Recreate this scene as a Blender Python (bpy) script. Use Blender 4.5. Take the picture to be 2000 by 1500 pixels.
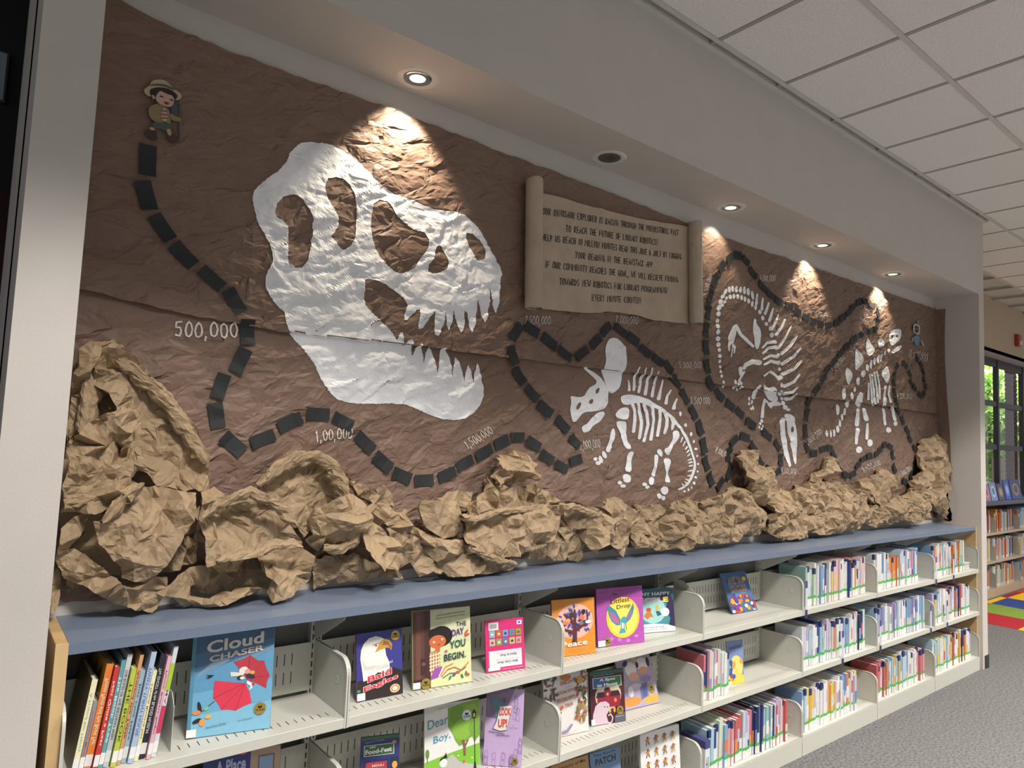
import bpy, math, random
import numpy as np
from mathutils import Matrix, Vector
from mathutils.geometry import delaunay_2d_cdt, tessellate_polygon

for o in list(bpy.data.objects): bpy.data.objects.remove(o)
S = bpy.context.scene; COL = S.collection

# ------------------------------------------------------------------ camera, world, lights
CP = np.array([-0.0973, -2.0353, 1.6742]); CF = 1345.393
CR = np.array([0.78080871, -0.6234027, 0.04131393]); CU = np.array([-0.08128286, -0.03579662, 0.99604804]); CV = np.array([0.61946014, 0.7810811, 0.07862227])
cam = bpy.data.cameras.new('camera'); co = bpy.data.objects.new('camera', cam); COL.objects.link(co)
m = Matrix.Identity(4)
for i in range(3): m[i][0], m[i][1], m[i][2], m[i][3] = CR[i], CU[i], -CV[i], CP[i]
co.matrix_world = m
cam.sensor_width = 36; cam.lens = CF/2000*36; cam.clip_start = .05; cam.clip_end = 200
S.camera = co
W = bpy.data.worlds.new('world'); S.world = W; W.use_nodes = True
W.node_tree.nodes['Background'].inputs[0].default_value = (.93, .95, 1.0, 1); W.node_tree.nodes['Background'].inputs[1].default_value = .54
S.view_settings.view_transform = 'Standard'; S.view_settings.look = 'None'; S.view_settings.gamma = 1; S.view_settings.use_curve_mapping = False
S.view_settings.exposure = -0.13
def light(kind, loc, rot, power, color=(1, 1, 1), **k):
    l = bpy.data.lights.new(kind.lower() + '_light', kind); l.energy = power; l.color = color
    for a, b in k.items(): setattr(l, a, b)
    o = bpy.data.objects.new(kind.lower() + '_light', l); COL.objects.link(o); o.location = loc; o.rotation_euler = rot; return o
for x in (.45, 2.89, 5.33, 7.77, 10.2):                      # louvred ceiling troffers, cut off sideways by their louvres
    light('SPOT', (x, -1.95, 3.62), (0, 0, 0), 340, (1, .95, .905), spot_size=math.radians(112), spot_blend=.16, shadow_soft_size=.22)
    light('AREA', (x, -1.95, 3.6), (0, 0, 0), 50, (1, .95, .905), shape='RECTANGLE', size=1.15, size_y=.5, spread=math.radians(112))
    light('AREA', (x, -4.6, 3.6), (0, 0, 0), 80, (1, .95, .905), shape='RECTANGLE', size=1.15, size_y=.5, spread=math.radians(128))
light('AREA', (19, 2.6, 8.5), (math.radians(8), math.radians(-8), 0), 5200, (1, 1, .96), shape='RECTANGLE', size=9, size_y=3)      # daylight on the garden

# ------------------------------------------------------------------ helpers
def ray(px, py): return CV + (px-1000)/CF*CR - (py-750)/CF*CU
def at(px, py, ax, val):
    d = ray(px, py); i = 'xyz'.index(ax); return CP + (val-CP[i])/d[i]*d
YB = .3186            # niche back wall
ZC = 1.119            # counter top
def lin(h):
    if isinstance(h, str):
        h = h.lstrip('#'); c = [int(h[i:i+2], 16)/255 for i in (0, 2, 4)]
    else: c = h
    return [x/12.92 if x <= .04045 else ((x+.055)/1.055)**2.4 for x in c]
MATS = {}
def mk(name, col, rough=.6, scale=30, var=.06, bump=0., metal=0., bscale=None, detail=3, spec=.5, coat=0., tr=0.):
    if name in MATS: return MATS[name]
    c = lin(col); M = bpy.data.materials.new(name); M.use_nodes = True; nt = M.node_tree; b = nt.nodes['Principled BSDF']
    tc = nt.nodes.new('ShaderNodeTexCoord'); n = nt.nodes.new('ShaderNodeTexNoise'); n.inputs['Scale'].default_value = scale; n.inputs['Detail'].default_value = detail
    nt.links.new(tc.outputs['Object'], n.inputs['Vector'])
    r = nt.nodes.new('ShaderNodeValToRGB'); r.color_ramp.elements[0].position = .3; r.color_ramp.elements[1].position = .7
    r.color_ramp.elements[0].color = [max(0, x*(1-var)) for x in c]+[1]; r.color_ramp.elements[1].color = [min(1, x*(1+var)) for x in c]+[1]
    nt.links.new(n.outputs['Fac'], r.inputs['Fac']); nt.links.new(r.outputs['Color'], b.inputs['Base Color'])
    b.inputs['Roughness'].default_value = rough; b.inputs['Metallic'].default_value = metal; b.inputs['Specular IOR Level'].default_value = spec
    b.inputs['Coat Weight'].default_value = coat; b.inputs['Coat Roughness'].default_value = .15
    if tr: b.inputs['Transmission Weight'].default_value = tr
    if bump:
        n2 = nt.nodes.new('ShaderNodeTexNoise'); n2.inputs['Scale'].default_value = bscale or scale*3; n2.inputs['Detail'].default_value = 4
        nt.links.new(tc.outputs['Object'], n2.inputs['Vector'])
        bm = nt.nodes.new('ShaderNodeBump'); bm.inputs['Strength'].default_value = bump; bm.inputs['Distance'].default_value = .01
        nt.links.new(n2.outputs['Fac'], bm.inputs['Height']); nt.links.new(bm.outputs['Normal'], b.inputs['Normal'])
    MATS[name] = M; return M
def cm(h, rough=.42): return mk('print_'+h.lstrip('#').lower(), h, rough, 60, .03)
def emis(name, col, s):
    M = mk(name, col); b = M.node_tree.nodes['Principled BSDF']; b.inputs['Emission Color'].default_value = lin(col)+[1]; b.inputs['Emission Strength'].default_value = s; return M
def tag(o, label=None, cat=None, group=None, kind=None):
    if label: o['label'] = label
    if cat: o['category'] = cat
    if group: o['group'] = group
    if kind: o['kind'] = kind
    return o
def empty(name, loc=(0, 0, 0), rz=0, **k):
    o = bpy.data.objects.new(name, None); COL.objects.link(o); o.location = loc; o.rotation_euler = (0, 0, rz); o.empty_display_size = .05
    return tag(o, **k)
def obj(name, V, F, mats, parent=None, fm=None, smooth=False, off=None, **k):
    V = np.asarray(V, float).reshape(-1, 3)
    if off is not None: V = V - np.asarray(off)
    me = bpy.data.meshes.new(name); me.from_pydata(V.tolist(), [], [tuple(int(i) for i in f) for f in F])
    if not isinstance(mats, (list, tuple)): mats = [mats]
    for mm in mats: me.materials.append(mm)
    if fm is not None: me.polygons.foreach_set('material_index', np.asarray(fm, dtype=np.int32))
    if smooth: me.polygons.foreach_set('use_smooth', np.ones(len(me.polygons), dtype=bool))
    me.update(); o = bpy.data.objects.new(name, me); COL.objects.link(o)
    if parent is not None: o.parent = parent
    return tag(o, **k)
def copy(o, parent=None, loc=None):
    c = o.copy(); COL.objects.link(c)
    if parent is not None: c.parent = parent
    if loc is not None: c.location = loc
    return c
class MB:
    def __init__(s): s.v = []; s.f = []; s.m = []; s.mats = []
    def mi(s, m):
        if m not in s.mats: s.mats.append(m)
        return s.mats.index(m)
    def add(s, V, F, m):
        n = len(s.v); s.v += [tuple(float(c) for c in v) for v in V]; s.f += [tuple(i+n for i in f) for f in F]; s.m += [s.mi(m)]*len(F); return s
    def box(s, a, b, m, bev=0):
        x0, y0, z0 = a; x1, y1, z1 = b
        if bev:
            e = bev; V = []; 
            for z, q in ((z0, e), (z0+e, 0), (z1-e, 0), (z1, e)):
                V += [(x0+q+ (e if q == 0 else 0), y0+q, z), (x1-q-(e if q == 0 else 0), y0+q, z), (x1-q, y0+q+(e if q == 0 else 0), z), (x1-q, y1-q-(e if q == 0 else 0), z), (x1-q-(e if q == 0 else 0), y1-q, z), (x0+q+(e if q == 0 else 0), y1-q, z), (x0+q, y1-q-(e if q == 0 else 0), z), (x0+q, y0+q+(e if q == 0 else 0), z)]
            F = [tuple(range(7, -1, -1)), tuple(range(24, 32))]
            for k in range(3):
                for i in range(8): j = (i+1) % 8; F.append((k*8+i, k*8+j, k*8+8+j, k*8+8+i))
            return s.add(V, F, m)
        V = [(x0, y0, z0), (x1, y0, z0), (x1, y1, z0), (x0, y1, z0), (x0, y0, z1), (x1, y0, z1), (x1, y1, z1), (x0, y1, z1)]
        return s.add(V, [(3, 2, 1, 0), (4, 5, 6, 7), (0, 1, 5, 4), (1, 2, 6, 5), (2, 3, 7, 6), (3, 0, 4, 7)], m)
    def prism(s, P, axis, a, b, m):      # P: 2d outline in the two other axes, extruded along axis from a to b
        n = len(P); V = []
        for t in (a, b):
            for p in P: V.append({'x': (t, p[0], p[1]), 'y': (p[0], t, p[1]), 'z': (p[0], p[1], t)}[axis])
        F = [tuple(range(n-1, -1, -1)), tuple(range(n, 2*n))]+[(i, (i+1) % n, n+(i+1) % n, n+i) for i in range(n)]
        return s.add(V, F, m)
    def lathe(s, prof, c, m, n=24):      # prof: (radius, z)
        V = [(c[0]+r*math.cos(2*math.pi*i/n), c[1]+r*math.sin(2*math.pi*i/n), c[2]+z) for r, z in prof for i in range(n)]
        F = [(k*n+i, k*n+(i+1) % n, (k+1)*n+(i+1) % n, (k+1)*n+i) for k in range(len(prof)-1) for i in range(n)]
        return s.add(V, F, m)
    def make(s, name, parent=None, off=None, smooth=False, **k): return obj(name, s.v, s.f, s.mats, parent, s.m, smooth, off, **k)

# crumple noise: piecewise-linear facets, vectorised
def hsh(i, j, seed): 
    v = np.sin(i*127.1+j*311.7+seed*74.7)*43758.5453; return (v-np.floor(v))*2-1
def tin(x, y, s, seed):
    x = np.asarray(x)/s; y = np.asarray(y)/s
    a = seed*1.7; c, d = math.cos(a), math.sin(a); x, y = c*x-d*y+seed*3.1, d*x+c*y-seed*5.3
    x = x+.45*np.sin(y*1.3+seed); y = y+.45*np.sin(x*1.1+seed*2)
    k = (x+y)*.36602540; i = np.floor(x+k); j = np.floor(y+k); u = x+k-i; v = y+k-j
    lo = u > v; A = hsh(i, j, seed); B = np.where(lo, hsh(i+1, j, seed), hsh(i, j+1, seed)); C = hsh(i+1, j+1, seed)
    return np.where(lo, A*(1-u)+B*(u-v)+C*v, A*(1-v)+B*(v-u)+C*u)
def pip(X, Y, P):
    P = np.asarray(P); ins = np.zeros(X.shape, bool); n = len(P); j = n-1
    for i in range(n):
        xi, yi = P[i]; xj, yj = P[j]
        if yi != yj: ins ^= ((yi > Y) != (yj > Y)) & (X < (xj-xi)*(Y-yi)/(yj-yi)+xi)
        j = i
    return ins
def resample(P, step, jit=0, rnd=None, closed=True):
    out = []; n = len(P)
    for i in range(n if closed else n-1):
        a = np.asarray(P[i], float); b = np.asarray(P[(i+1) % n], float); k = max(1, int(math.ceil(np.hypot(*(b-a))/step)))
        for t in range(k):
            q = a+(b-a)*t/k
            if jit and rnd: q = q+np.array([rnd.uniform(-jit, jit), rnd.uniform(-jit, jit)])
            out.append(q)
    if not closed: out.append(np.asarray(P[-1], float))
    return out
def smoothp(P, it=1):
    for _ in range(it):
        Q = []
        for i in range(len(P)):
            a = np.asarray(P[i], float); b = np.asarray(P[(i+1) % len(P)], float); Q += [a*.75+b*.25, a*.25+b*.75]
        P = Q
    return P
def fill(polys, holes=(), step=.01):
    V = []; E = []
    for P in list(polys)+list(holes):
        n = len(V); V += [Vector((float(p[0]), float(p[1]))) for p in P]; E += [(n+i, n+(i+1) % len(P)) for i in range(len(P))]
    if step:
        A = np.array([p for P in polys for p in P]); x0, y0 = A.min(0); x1, y1 = A.max(0)
        gx, gy = np.meshgrid(np.arange(x0, x1, step), np.arange(y0, y1, step)); gx = gx.ravel()+.0001; gy = gy.ravel()
        k = np.zeros(gx.shape, bool)
        for P in polys: k |= pip(gx, gy, P)
        for P in holes: k &= ~pip(gx, gy, P)
        V += [Vector((float(a), float(b))) for a, b in zip(gx[k], gy[k])]
    r = delaunay_2d_cdt(V, E, [], 0, 1e-6)
    vo = np.array([(v.x, v.y) for v in r[0]]); T = np.array([t for t in r[2] if len(t) == 3]); c = vo[T].mean(1)
    k = np.zeros(len(T), bool)
    for P in polys: k |= pip(c[:, 0], c[:, 1], P)
    for P in holes: k &= ~pip(c[:, 0], c[:, 1], P)
    return vo, T[k]
def ell(cx, cy, rx, ry, a=0, n=14):
    a = math.radians(a); return [(cx+rx*math.cos(t)*math.cos(a)-ry*math.sin(t)*math.sin(a), cy+rx*math.cos(t)*math.sin(a)+ry*math.sin(t)*math.cos(a)) for t in [2*math.pi*i/n for i in range(n)]]
def stroke(P, w, w2=None):      # rounded, tapering bone stroke as a polygon
    P = [np.asarray(p, float) for p in P]; n = len(P); L = []; R = []; w2 = w2 or w
    for i, p in enumerate(P):
        d = P[min(i+1, n-1)]-P[max(i-1, 0)]; d = d/np.hypot(*d); nn = np.array([-d[1], d[0]])*(w+(w2-w)*i/(n-1))/2
        if i == 0: L.append(p+nn*.5-d*w*.35); R.append(p-nn*.5-d*w*.35)
        L.append(p+nn); R.append(p-nn)
        if i == n-1: L.append(p+nn*.5+d*w2*.35); R.append(p-nn*.5+d*w2*.35)
    return [tuple(q) for q in L]+[tuple(q) for q in R[::-1]]

# ------------------------------------------------------------------ materials
m_wall = mk('wall_paint', '#c3bdb5', .75, 6, .02, .06, bscale=140)
m_wall2 = mk('wall_paint_warm', '#b9a68f', .75, 6, .02, .06, bscale=140)
m_tile = mk('ceiling_tile', '#efece8', .9, 90, .07, .5, bscale=160)
m_grid = mk('ceiling_grid', '#cfccc6', .5, 20, .02)
m_carpet = mk('carpet_grey', '#6f6e6d', 1, 70, .45, .6, bscale=200, detail=8, spec=.1)
m_metal = mk('shelf_enamel', '#c2c1b6', .4, 40, .02, .04, bscale=300)
m_slot = mk('slot_dark', '#33332f', .8)
m_blue = mk('counter_laminate', '#727e91', .34, 120, .06, .03, bscale=400)
m_edge = mk('counter_edge', '#697689', .4, 120, .04)
m_oak = mk('maple_panel', '#c3a271', .45, 14, .08, .03)
m_rub = mk('cove_base', '#2b2b2b', .6)
m_brown = mk('brown_kraft', '#80695b', .55, 9, .06, .03, bscale=250, spec=.3)
m_kraft = mk('natural_kraft', '#a08a6d', .6, 12, .06, .03, bscale=250, spec=.3)
m_white = mk('white_tempera', '#eeeff1', .55, 14, .06, .04, bscale=200)
m_black = mk('black_card', '#232728', .7, 80, .06)
m_chalk = mk('chalk_marker', '#ddd8d0', .6, 60, .05)
m_ink = mk('marker_ink', '#26221f', .6, 60, .1)
m_scroll = mk('scroll_paper', '#b3a28c', .6, 9, .09, .12, bscale=60)
m_page = mk('page_edges', '#d9d5c8', .7, 200, .05)
m_chrome = mk('lamp_reflector', '#c8ccd4', .12, 30, .05, metal=1)
m_trim = mk('lamp_trim', '#d9d7d0', .45)
m_dark = mk('dark_room', '#20231f', .8)
m_red = mk('dark_red_brick', '#3a1f1a', .8, 8, .2)

# ------------------------------------------------------------------ room shell
XL, XR, XLo, XRo, YH, ZS, ZT = .107, 6.40, -.023, 6.51, -.014, 3.026, 3.659
def wallbox(name, a, b, mt, **k): return MB().box(a, b, mt).make(name, kind='structure', **k)
wallbox('floor', (-6, -8, -.05), (16, 6, 0), m_carpet)
wallbox('wall_back', (XLo, YB, 0), (XRo, YB+.12, ZT), m_wall)
wallbox('wall_left', (XLo, YH, 0), (XL, 1.17, ZT), m_wall)
wallbox('wall_dark_side', (.05, 1.17, 0), (.17, 2.6, 4.4), m_dark)
wallbox('wall_right', (XR, YH, 0), (XRo, .933, ZT), m_wall)
wallbox('trim_header', (XL, YH, ZS), (XR, YB, ZT), m_wall)
wallbox('baseboard_right', (XR+.035, YH-.006, 0), (XRo+.006, .933, .10), m_rub)
wallbox('ceiling', (-6, -8, ZT+.03), (16, .933, ZT+.08), m_grid)
# dark room on the far left
dr = MB().box((-6, 2.6, 0), (1.2, 2.7, 2.9), m_red).box((-6, 2.6, 2.9), (1.2, 2.7, 4.5), m_dark).make('wall_dark_room', kind='structure')
MB().box((-6, -1, 4.4), (1.2, 2.7, 4.5), m_dark).make('ceiling_dark_room', kind='structure')
t = empty('wall_screen', (-.13, 2.59, 3.52), label='small pale panel high on the dark wall at the far left edge', cat='panel')
MB().box((-.09, -.03, -.14), (.075, 0, .14), mk('screen_case', '#3c4442', .5)).make('frame', t); MB().box((-.08, -.036, -.13), (.065, -.03, .13), mk('screen_pale', '#9aa3a8', .4)).make('screen', t)

# ceiling tiles and grid bars
GX0, GY0, GS = .83, -.085, .606
tiles = MB(); e = .012
ceil = bpy.data.objects['ceiling']
tile_me = None
for i in range(1, 22):
    for j in range(-2, 8):
        x0 = GX0+i*GS; y1 = GY0-j*GS
        if j < 0 and x0 < XRo-.1: continue
        if j > 6 or x0+GS > 13: continue
        if j < 0 and y1 > .95: continue
        if tile_me is None:
            tm = MB().box((e, -GS+e, 0), (GS-e, -e, .03), m_tile, .004).make('ceiling_tile', ceil); tile_me = tm; tm.location = (x0, y1, ZT); continue
        copy(tile_me, ceil, (x0, y1, ZT))
g = MB()
for j in range(-1, 8): 
    y = GY0-j*GS; g.box((XRo if j < 0 else 1.2, y-.012, ZT-.004), (13.2, y+.012, ZT+.02), m_grid)
for i in range(1, 22):
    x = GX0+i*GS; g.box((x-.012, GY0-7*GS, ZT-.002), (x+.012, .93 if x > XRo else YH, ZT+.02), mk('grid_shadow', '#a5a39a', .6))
g.box((1.2, YH-.03, ZT-.006), (XRo+.02, YH, ZT+.03), m_grid)
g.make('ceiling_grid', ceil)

MB().box((XRo, GY0+.014, ZT), (GX0+10*GS-.014, YF_ if 0 else .93, ZT+.03), m_tile).make('ceiling_tile', ceil)
# far wall with window, beyond the right pilaster
YF = .933
wf = MB().box((XRo, YF, 3.048), (16, YF+.12, ZT+.1), m_wall2).box((XRo, YF, 0), (9.2, YF+.12, 3.048), m_wall2).box((9.2, YF+.02, 3.048), (16, YF+.45, 3.16), mk('reveal_daylight_tint', '#b8a9ae', .7)).make('wall_far', kind='structure')  # purple-blue daylight tint is put into the window reveal's colour
YW = YF+.33
MB().box((9.2, YW, 0), (16, YW+.1, 1.12), m_wall2).make('wall_under_window', kind='structure')
m_fr = mk('window_bronze', '#3f3a3c', .45, 20, .04)
win = empty('window_1', (9.2, YW, 1.12), kind='structure')
fr = MB()
for x in (9.3, 10.43, 11.13, 12.23, 13.33, 14.4): fr.box((x-.03, YW-.03, 1.12), (x+.03, YW+.03, 3.06), m_fr)
for z, h in ((1.14, .03), (1.83, .035), (2.425, .035), (3.0, .06)): fr.box((9.2, YW-.02, z-h), (14.5, YW+.02, z+h), m_fr)
fr.make('window_frame', win, off=win.location)
gl = mk('window_glass', '#f4f8f8', .0, tr=1.0); gl.node_tree.nodes['Principled BSDF'].inputs['IOR'].default_value = 1.12
for x in (10.52, 11.22, 12.32):
    for z0, z1 in ((1.17, 1.795), (1.865, 2.39), (2.46, 2.94)):
        MB().box((x-.6 if x == 10.52 else x, YW+.03, z0), (x+.52 if x == 10.52 else x+.92, YW+.034, z1), gl).make('pane', win, off=win.location)
# garden
MB().box((8, YW+.6, -.3), (24, 16, -.02), mk('lawn', '#5f7a3a', .9, 30, .3)).make('lawn', kind='structure')
bc = empty('brick_pier', (13.6, 1.78, 0), label='dark red brick pier outside the window', cat='pier')
mbk = mk('pier_brick', '#5a2f2c', .85, 30, .2, .3); mmo = mk('mortar', '#5f504c', .9)
MB().box((-.11, -.045, 0), (.11, .045, 3.4), mmo).make('mortar_core', bc)
b0 = None
for k in range(0, 30):
    z = 1.0+k*.075
    if b0 is None: b0 = MB().box((-.12, -.055, 0), (.12, .055, .062), mbk, .004).make('brick', bc); b0.location = (0, 0, z)
    else: copy(b0, bc, (0, 0, z))
def tree(x, y, h, r, seed, lab):
    rnd = np.random.RandomState(seed); t = empty('garden_tree', (x, y, 0), label=lab, cat='tree')
    MB().lathe([(.12, 0), (.09, h*.6), (.03, h)], (0, 0, 0), mk('bark', '#5a4a3c', .9), 8).make('trunk', t)
    for nm, n, cc in (('foliage', 2600, '#b4cf78'), ('foliage', 1500, '#86ad55')):
        d = rnd.normal(size=(n, 3)); d /= np.linalg.norm(d, axis=1)[:, None]; p = d*(r*rnd.uniform(.3, 1, (n, 1))**.5)+[0, 0, h*.75]
        a = rnd.normal(size=(n, 3))*.07; b = rnd.normal(size=(n, 3))*.07
        V = np.stack([p, p+a, p+a+b, p+b], 1).reshape(-1, 3); F = np.arange(4*n).reshape(n, 4)
        obj(nm, V, F, mk('leaf'+cc[1:], cc, .6, 3, .3), t, kind='stuff')
tree(17.0, 3.3, 3.1, 1.15, 1, 'bright green tree outside the window, left of the brick pier')
tree(20.6, 3.7, 3.6, 1.45, 2, 'bright green tree outside the window, behind the brick pier')
tree(24.6, 6.6, 5.0, 2.0, 5, 'tall green tree furthest out in the garden')
fn = empty('garden_fence', (14.6, 2.1, 0), label='weathered wooden fence beyond the window', cat='fence')
fp = None
for k in range(10):
    if fp is None: fp = MB().box((0, 0, 0), (.13, .02, 1.68), mk('fence_wood', '#8f8378', .8)).make('fence_board', fn)
    else: copy(fp, fn, (k*.16-1, 0, 0))
t = empty('fire_alarm', (10.80, YF, 3.25), label='small red fire alarm strobe above the window on the far wall', cat='alarm')
MB().box((-.06, -.05, -.08), (.06, 0, .08), mk('alarm_red', '#a8332a', .4), .008).make('housing', t); MB().box((-.02, -.062, -.06), (.035, -.05, -.01), mk('strobe_lens', '#e8e2e0', .2)).make('strobe_lens', t)
# coloured carpet squares (inlaid in the floor by the far shelves)
cc = {'r': '#a83038', 'g': '#7e9a44', 'b': '#3c4f8c', 'y': '#f0c02c', 'o': '#c8502c'}
fl = bpy.data.objects['floor']; s = .58
for r, (y0, y1, seq) in enumerate(((.83, .9, 'yoyroy'), (.25, .83, 'rgbyrg'), (-.33, .25, 'ybrgyb'), (-.91, -.33, 'grybgr'))):
    for i, ch in enumerate(seq):
        MB().box((8.21+i*s, y0, 0), (8.21+(i+1)*s-.002, y1-.002, .002), mk('carpet_'+ch, cc[ch], 1, 260, .2, .4, spec=.1)).make('carpet_square', fl)

# recessed lamps
LX = [(1.152, .195, 1, 1.0), (2.21, .2, 0, 0), (3.2, .2, 1, .3), (4.235, .2, 1, .75), (5.29, .2, 1, .7)]
ln = ['recessed downlight above the big skull, leftmost and brightest of the five', 'unlit recessed downlight above the left end of the scroll', 'recessed downlight above the right end of the scroll', 'recessed downlight above the long-necked skeleton', 'recessed downlight nearest the far right pilaster']
for (x, y, on, pw), lb in zip(LX, ln):
    t = empty('recessed_light', (x, y, ZS), label=lb, cat='light')
    MB().lathe([(.052, -.001), (.078, -.004), (.082, 0)], (0, 0, 0), m_trim, 32).make('trim_ring', t, smooth=True)
    MB().lathe([(.054, -.003), (.053, -.0045), (.044, -.0042), (.030, -.0035)], (0, 0, 0), m_chrome if on else mk('baffle', '#50504e', .5), 32).make('reflector', t, smooth=True)
    V = ell(0, 0, .031, .031, 0, 20); MB().add([(a, b, -.0036) for a, b in V], [tuple(range(20))], emis('lamp_face', '#fff0dc', 1.3) if on else mk('lamp_off', '#2c2c2c', .3)).make('bulb', t)
    if on: light('SPOT', (x, y+.0, ZS-.02), (math.radians(15), 0, math.radians(0)), 40*pw, (1, .86, .66), spot_size=math.radians(86), spot_blend=.5, shadow_soft_size=.022)

# ------------------------------------------------------------------ mural of brown paper
MUR = empty('paper_mural', (3.2, YB, 1.15), label='huge wrinkled brown paper mural of painted dinosaur bones filling the wall niche', cat='mural')
MO = np.array([3.2, YB, 1.15])
rnd = random.Random(5)
ztop = lambda x: np.interp(x, [.1, .171, .27, .45, .70, 1.1, 1.7, 2.3, 2.8, 3.24, 3.8, 4.42, 5.4, 6.4], [2.985, 2.962, 2.937, 2.925, 2.922, 2.93, 2.918, 2.912, 2.90, 2.895, 2.905, 2.912, 2.925, 2.936])
zseam = lambda x: np.interp(x, [.1, .4, .73, 1.2, 1.76, 2.9, 4.2, 5.19, 6.4], [2.06, 2.025, 2.007, 2.02, 2.023, 2.029, 2.03, 2.037, 2.03])
from mathutils.bvhtree import BVHTree
BV = [[], []]
def sheet(name, zlo, zhi, rows, seed, upper):
    """crumpled sheet: irregular coarse facets refined three times by midpoint displacement"""
    rs = np.random.RandomState(seed); nx = 84; u = np.linspace(0, 1, nx); v = np.linspace(0, 1, rows); U, Vv = np.meshgrid(u, v)
    ju = rs.uniform(-.4, .4, U.shape)/(nx-1); jv = rs.uniform(-.4, .4, U.shape)/(rows-1); ju[:, [0, -1]] = 0; jv[[0, -1]] = 0; U = U+ju; Vv = Vv+jv
    H = rs.uniform(-.0058, .0058, U.shape); g = [.085, .10, .085]
    sx = (XR-XL)/(nx-1); sz = 1.0/(rows-1)
    for lv in range(3):
        r, c = U.shape; L = sx/2**lv
        def up(A): 
            B = np.zeros((2*r-1, 2*c-1)); B[::2, ::2] = A; B[::2, 1::2] = (A[:, :-1]+A[:, 1:])/2; B[1::2, ::2] = (A[:-1]+A[1:])/2
            B[1::2, 1::2] = (A[:-1, :-1]+A[1:, 1:])/2; return B       # centre lies on the diagonal used when triangulating
        U, Vv, H = up(U), up(Vv), up(H); nw = np.ones(H.shape, bool); nw[::2, ::2] = False
        H = H+nw*rs.normal(size=H.shape)*L*g[lv]*.42
        k = nw.copy(); k[:, [0, -1]] = False; k[[0, -1]] = False
        U = U+k*rs.uniform(-.22, .22, U.shape)*(u[1]-u[0])/2**(lv+1); Vv = Vv+k*rs.uniform(-.22, .22, U.shape)*(v[1]-v[0])/2**(lv+1)
    X = XL+.004+U*(XR-XL-.007); lo = zlo(X)+.004*tin(X, X*0, .05, 9); hi = zhi(X)+.005*tin(X, X*0+3, .06, 8); Z = lo+(hi-lo)*Vv
    calm = np.clip((Z-2.15)/.4, 0, 1)*np.clip(1-np.exp(-((X-1.15)/.5)**2)*1.2, 0, 1)*np.clip(1-(X-3.3)/1.2, 0, 1)
    H = H*(1-.5*calm)+.005*tin(X, Z*1.3, .35, seed)+.013
    if upper: H = H+.007*np.exp(-np.maximum(0, Z-zseam(X))/.06)
    else: k = np.clip((zseam(X)-Z)/.05, 0, 1); H = H*k+.003*(1-k)
    H = np.clip(H, .0015, .05); r, c = X.shape; P = np.stack([X, YB-H, Z], -1).reshape(-1, 3)
    a = (np.arange(r-1)[:, None]*c+np.arange(c-1)[None]).ravel(); F = np.vstack([np.stack([a, a+1, a+c+1], 1), np.stack([a, a+c+1, a+c], 1)])
    n = len(BV[0]); BV[0] += P.tolist(); BV[1] += (F+n).tolist()
    return obj(name, P, F, m_brown, MUR, off=MO)
sheet('upper_sheet', lambda x: zseam(x), ztop, 19, 21, True)
sheet('lower_sheet', lambda x: x*0+1.155, lambda x: zseam(x)+.02, 18, 22, False)
BT = BVHTree.FromPolygons(BV[0], BV[1]); YV = Vector((0, 1, 0))
def h1(x, z):
    h = BT.ray_cast(Vector((x, YB-.2, z)), YV, .2)[0]; return YB-h.y if h is not None else .012
def Hs(x, z):
    if np.isscalar(x): return h1(float(x), float(z))
    return np.array([h1(float(a), float(b)) for a, b in zip(x, z)])
# strip of the sheet turned onto the right side wall
zz = np.linspace(1.4, 2.93, 60); V = []; yy = np.linspace(YB-.012, YB-.10, 6)
for z in zz:
    for y in yy: V.append((XR-.008-abs(.006*float(tin(z, y, .05, 4))), y+.02*math.sin(z*3), z))
obj('side_flap', V, [(j*6+i, j*6+i+1, j*6+i+7, j*6+i+6) for j in range(59) for i in range(5)], m_brown, MUR, off=MO)

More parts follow.
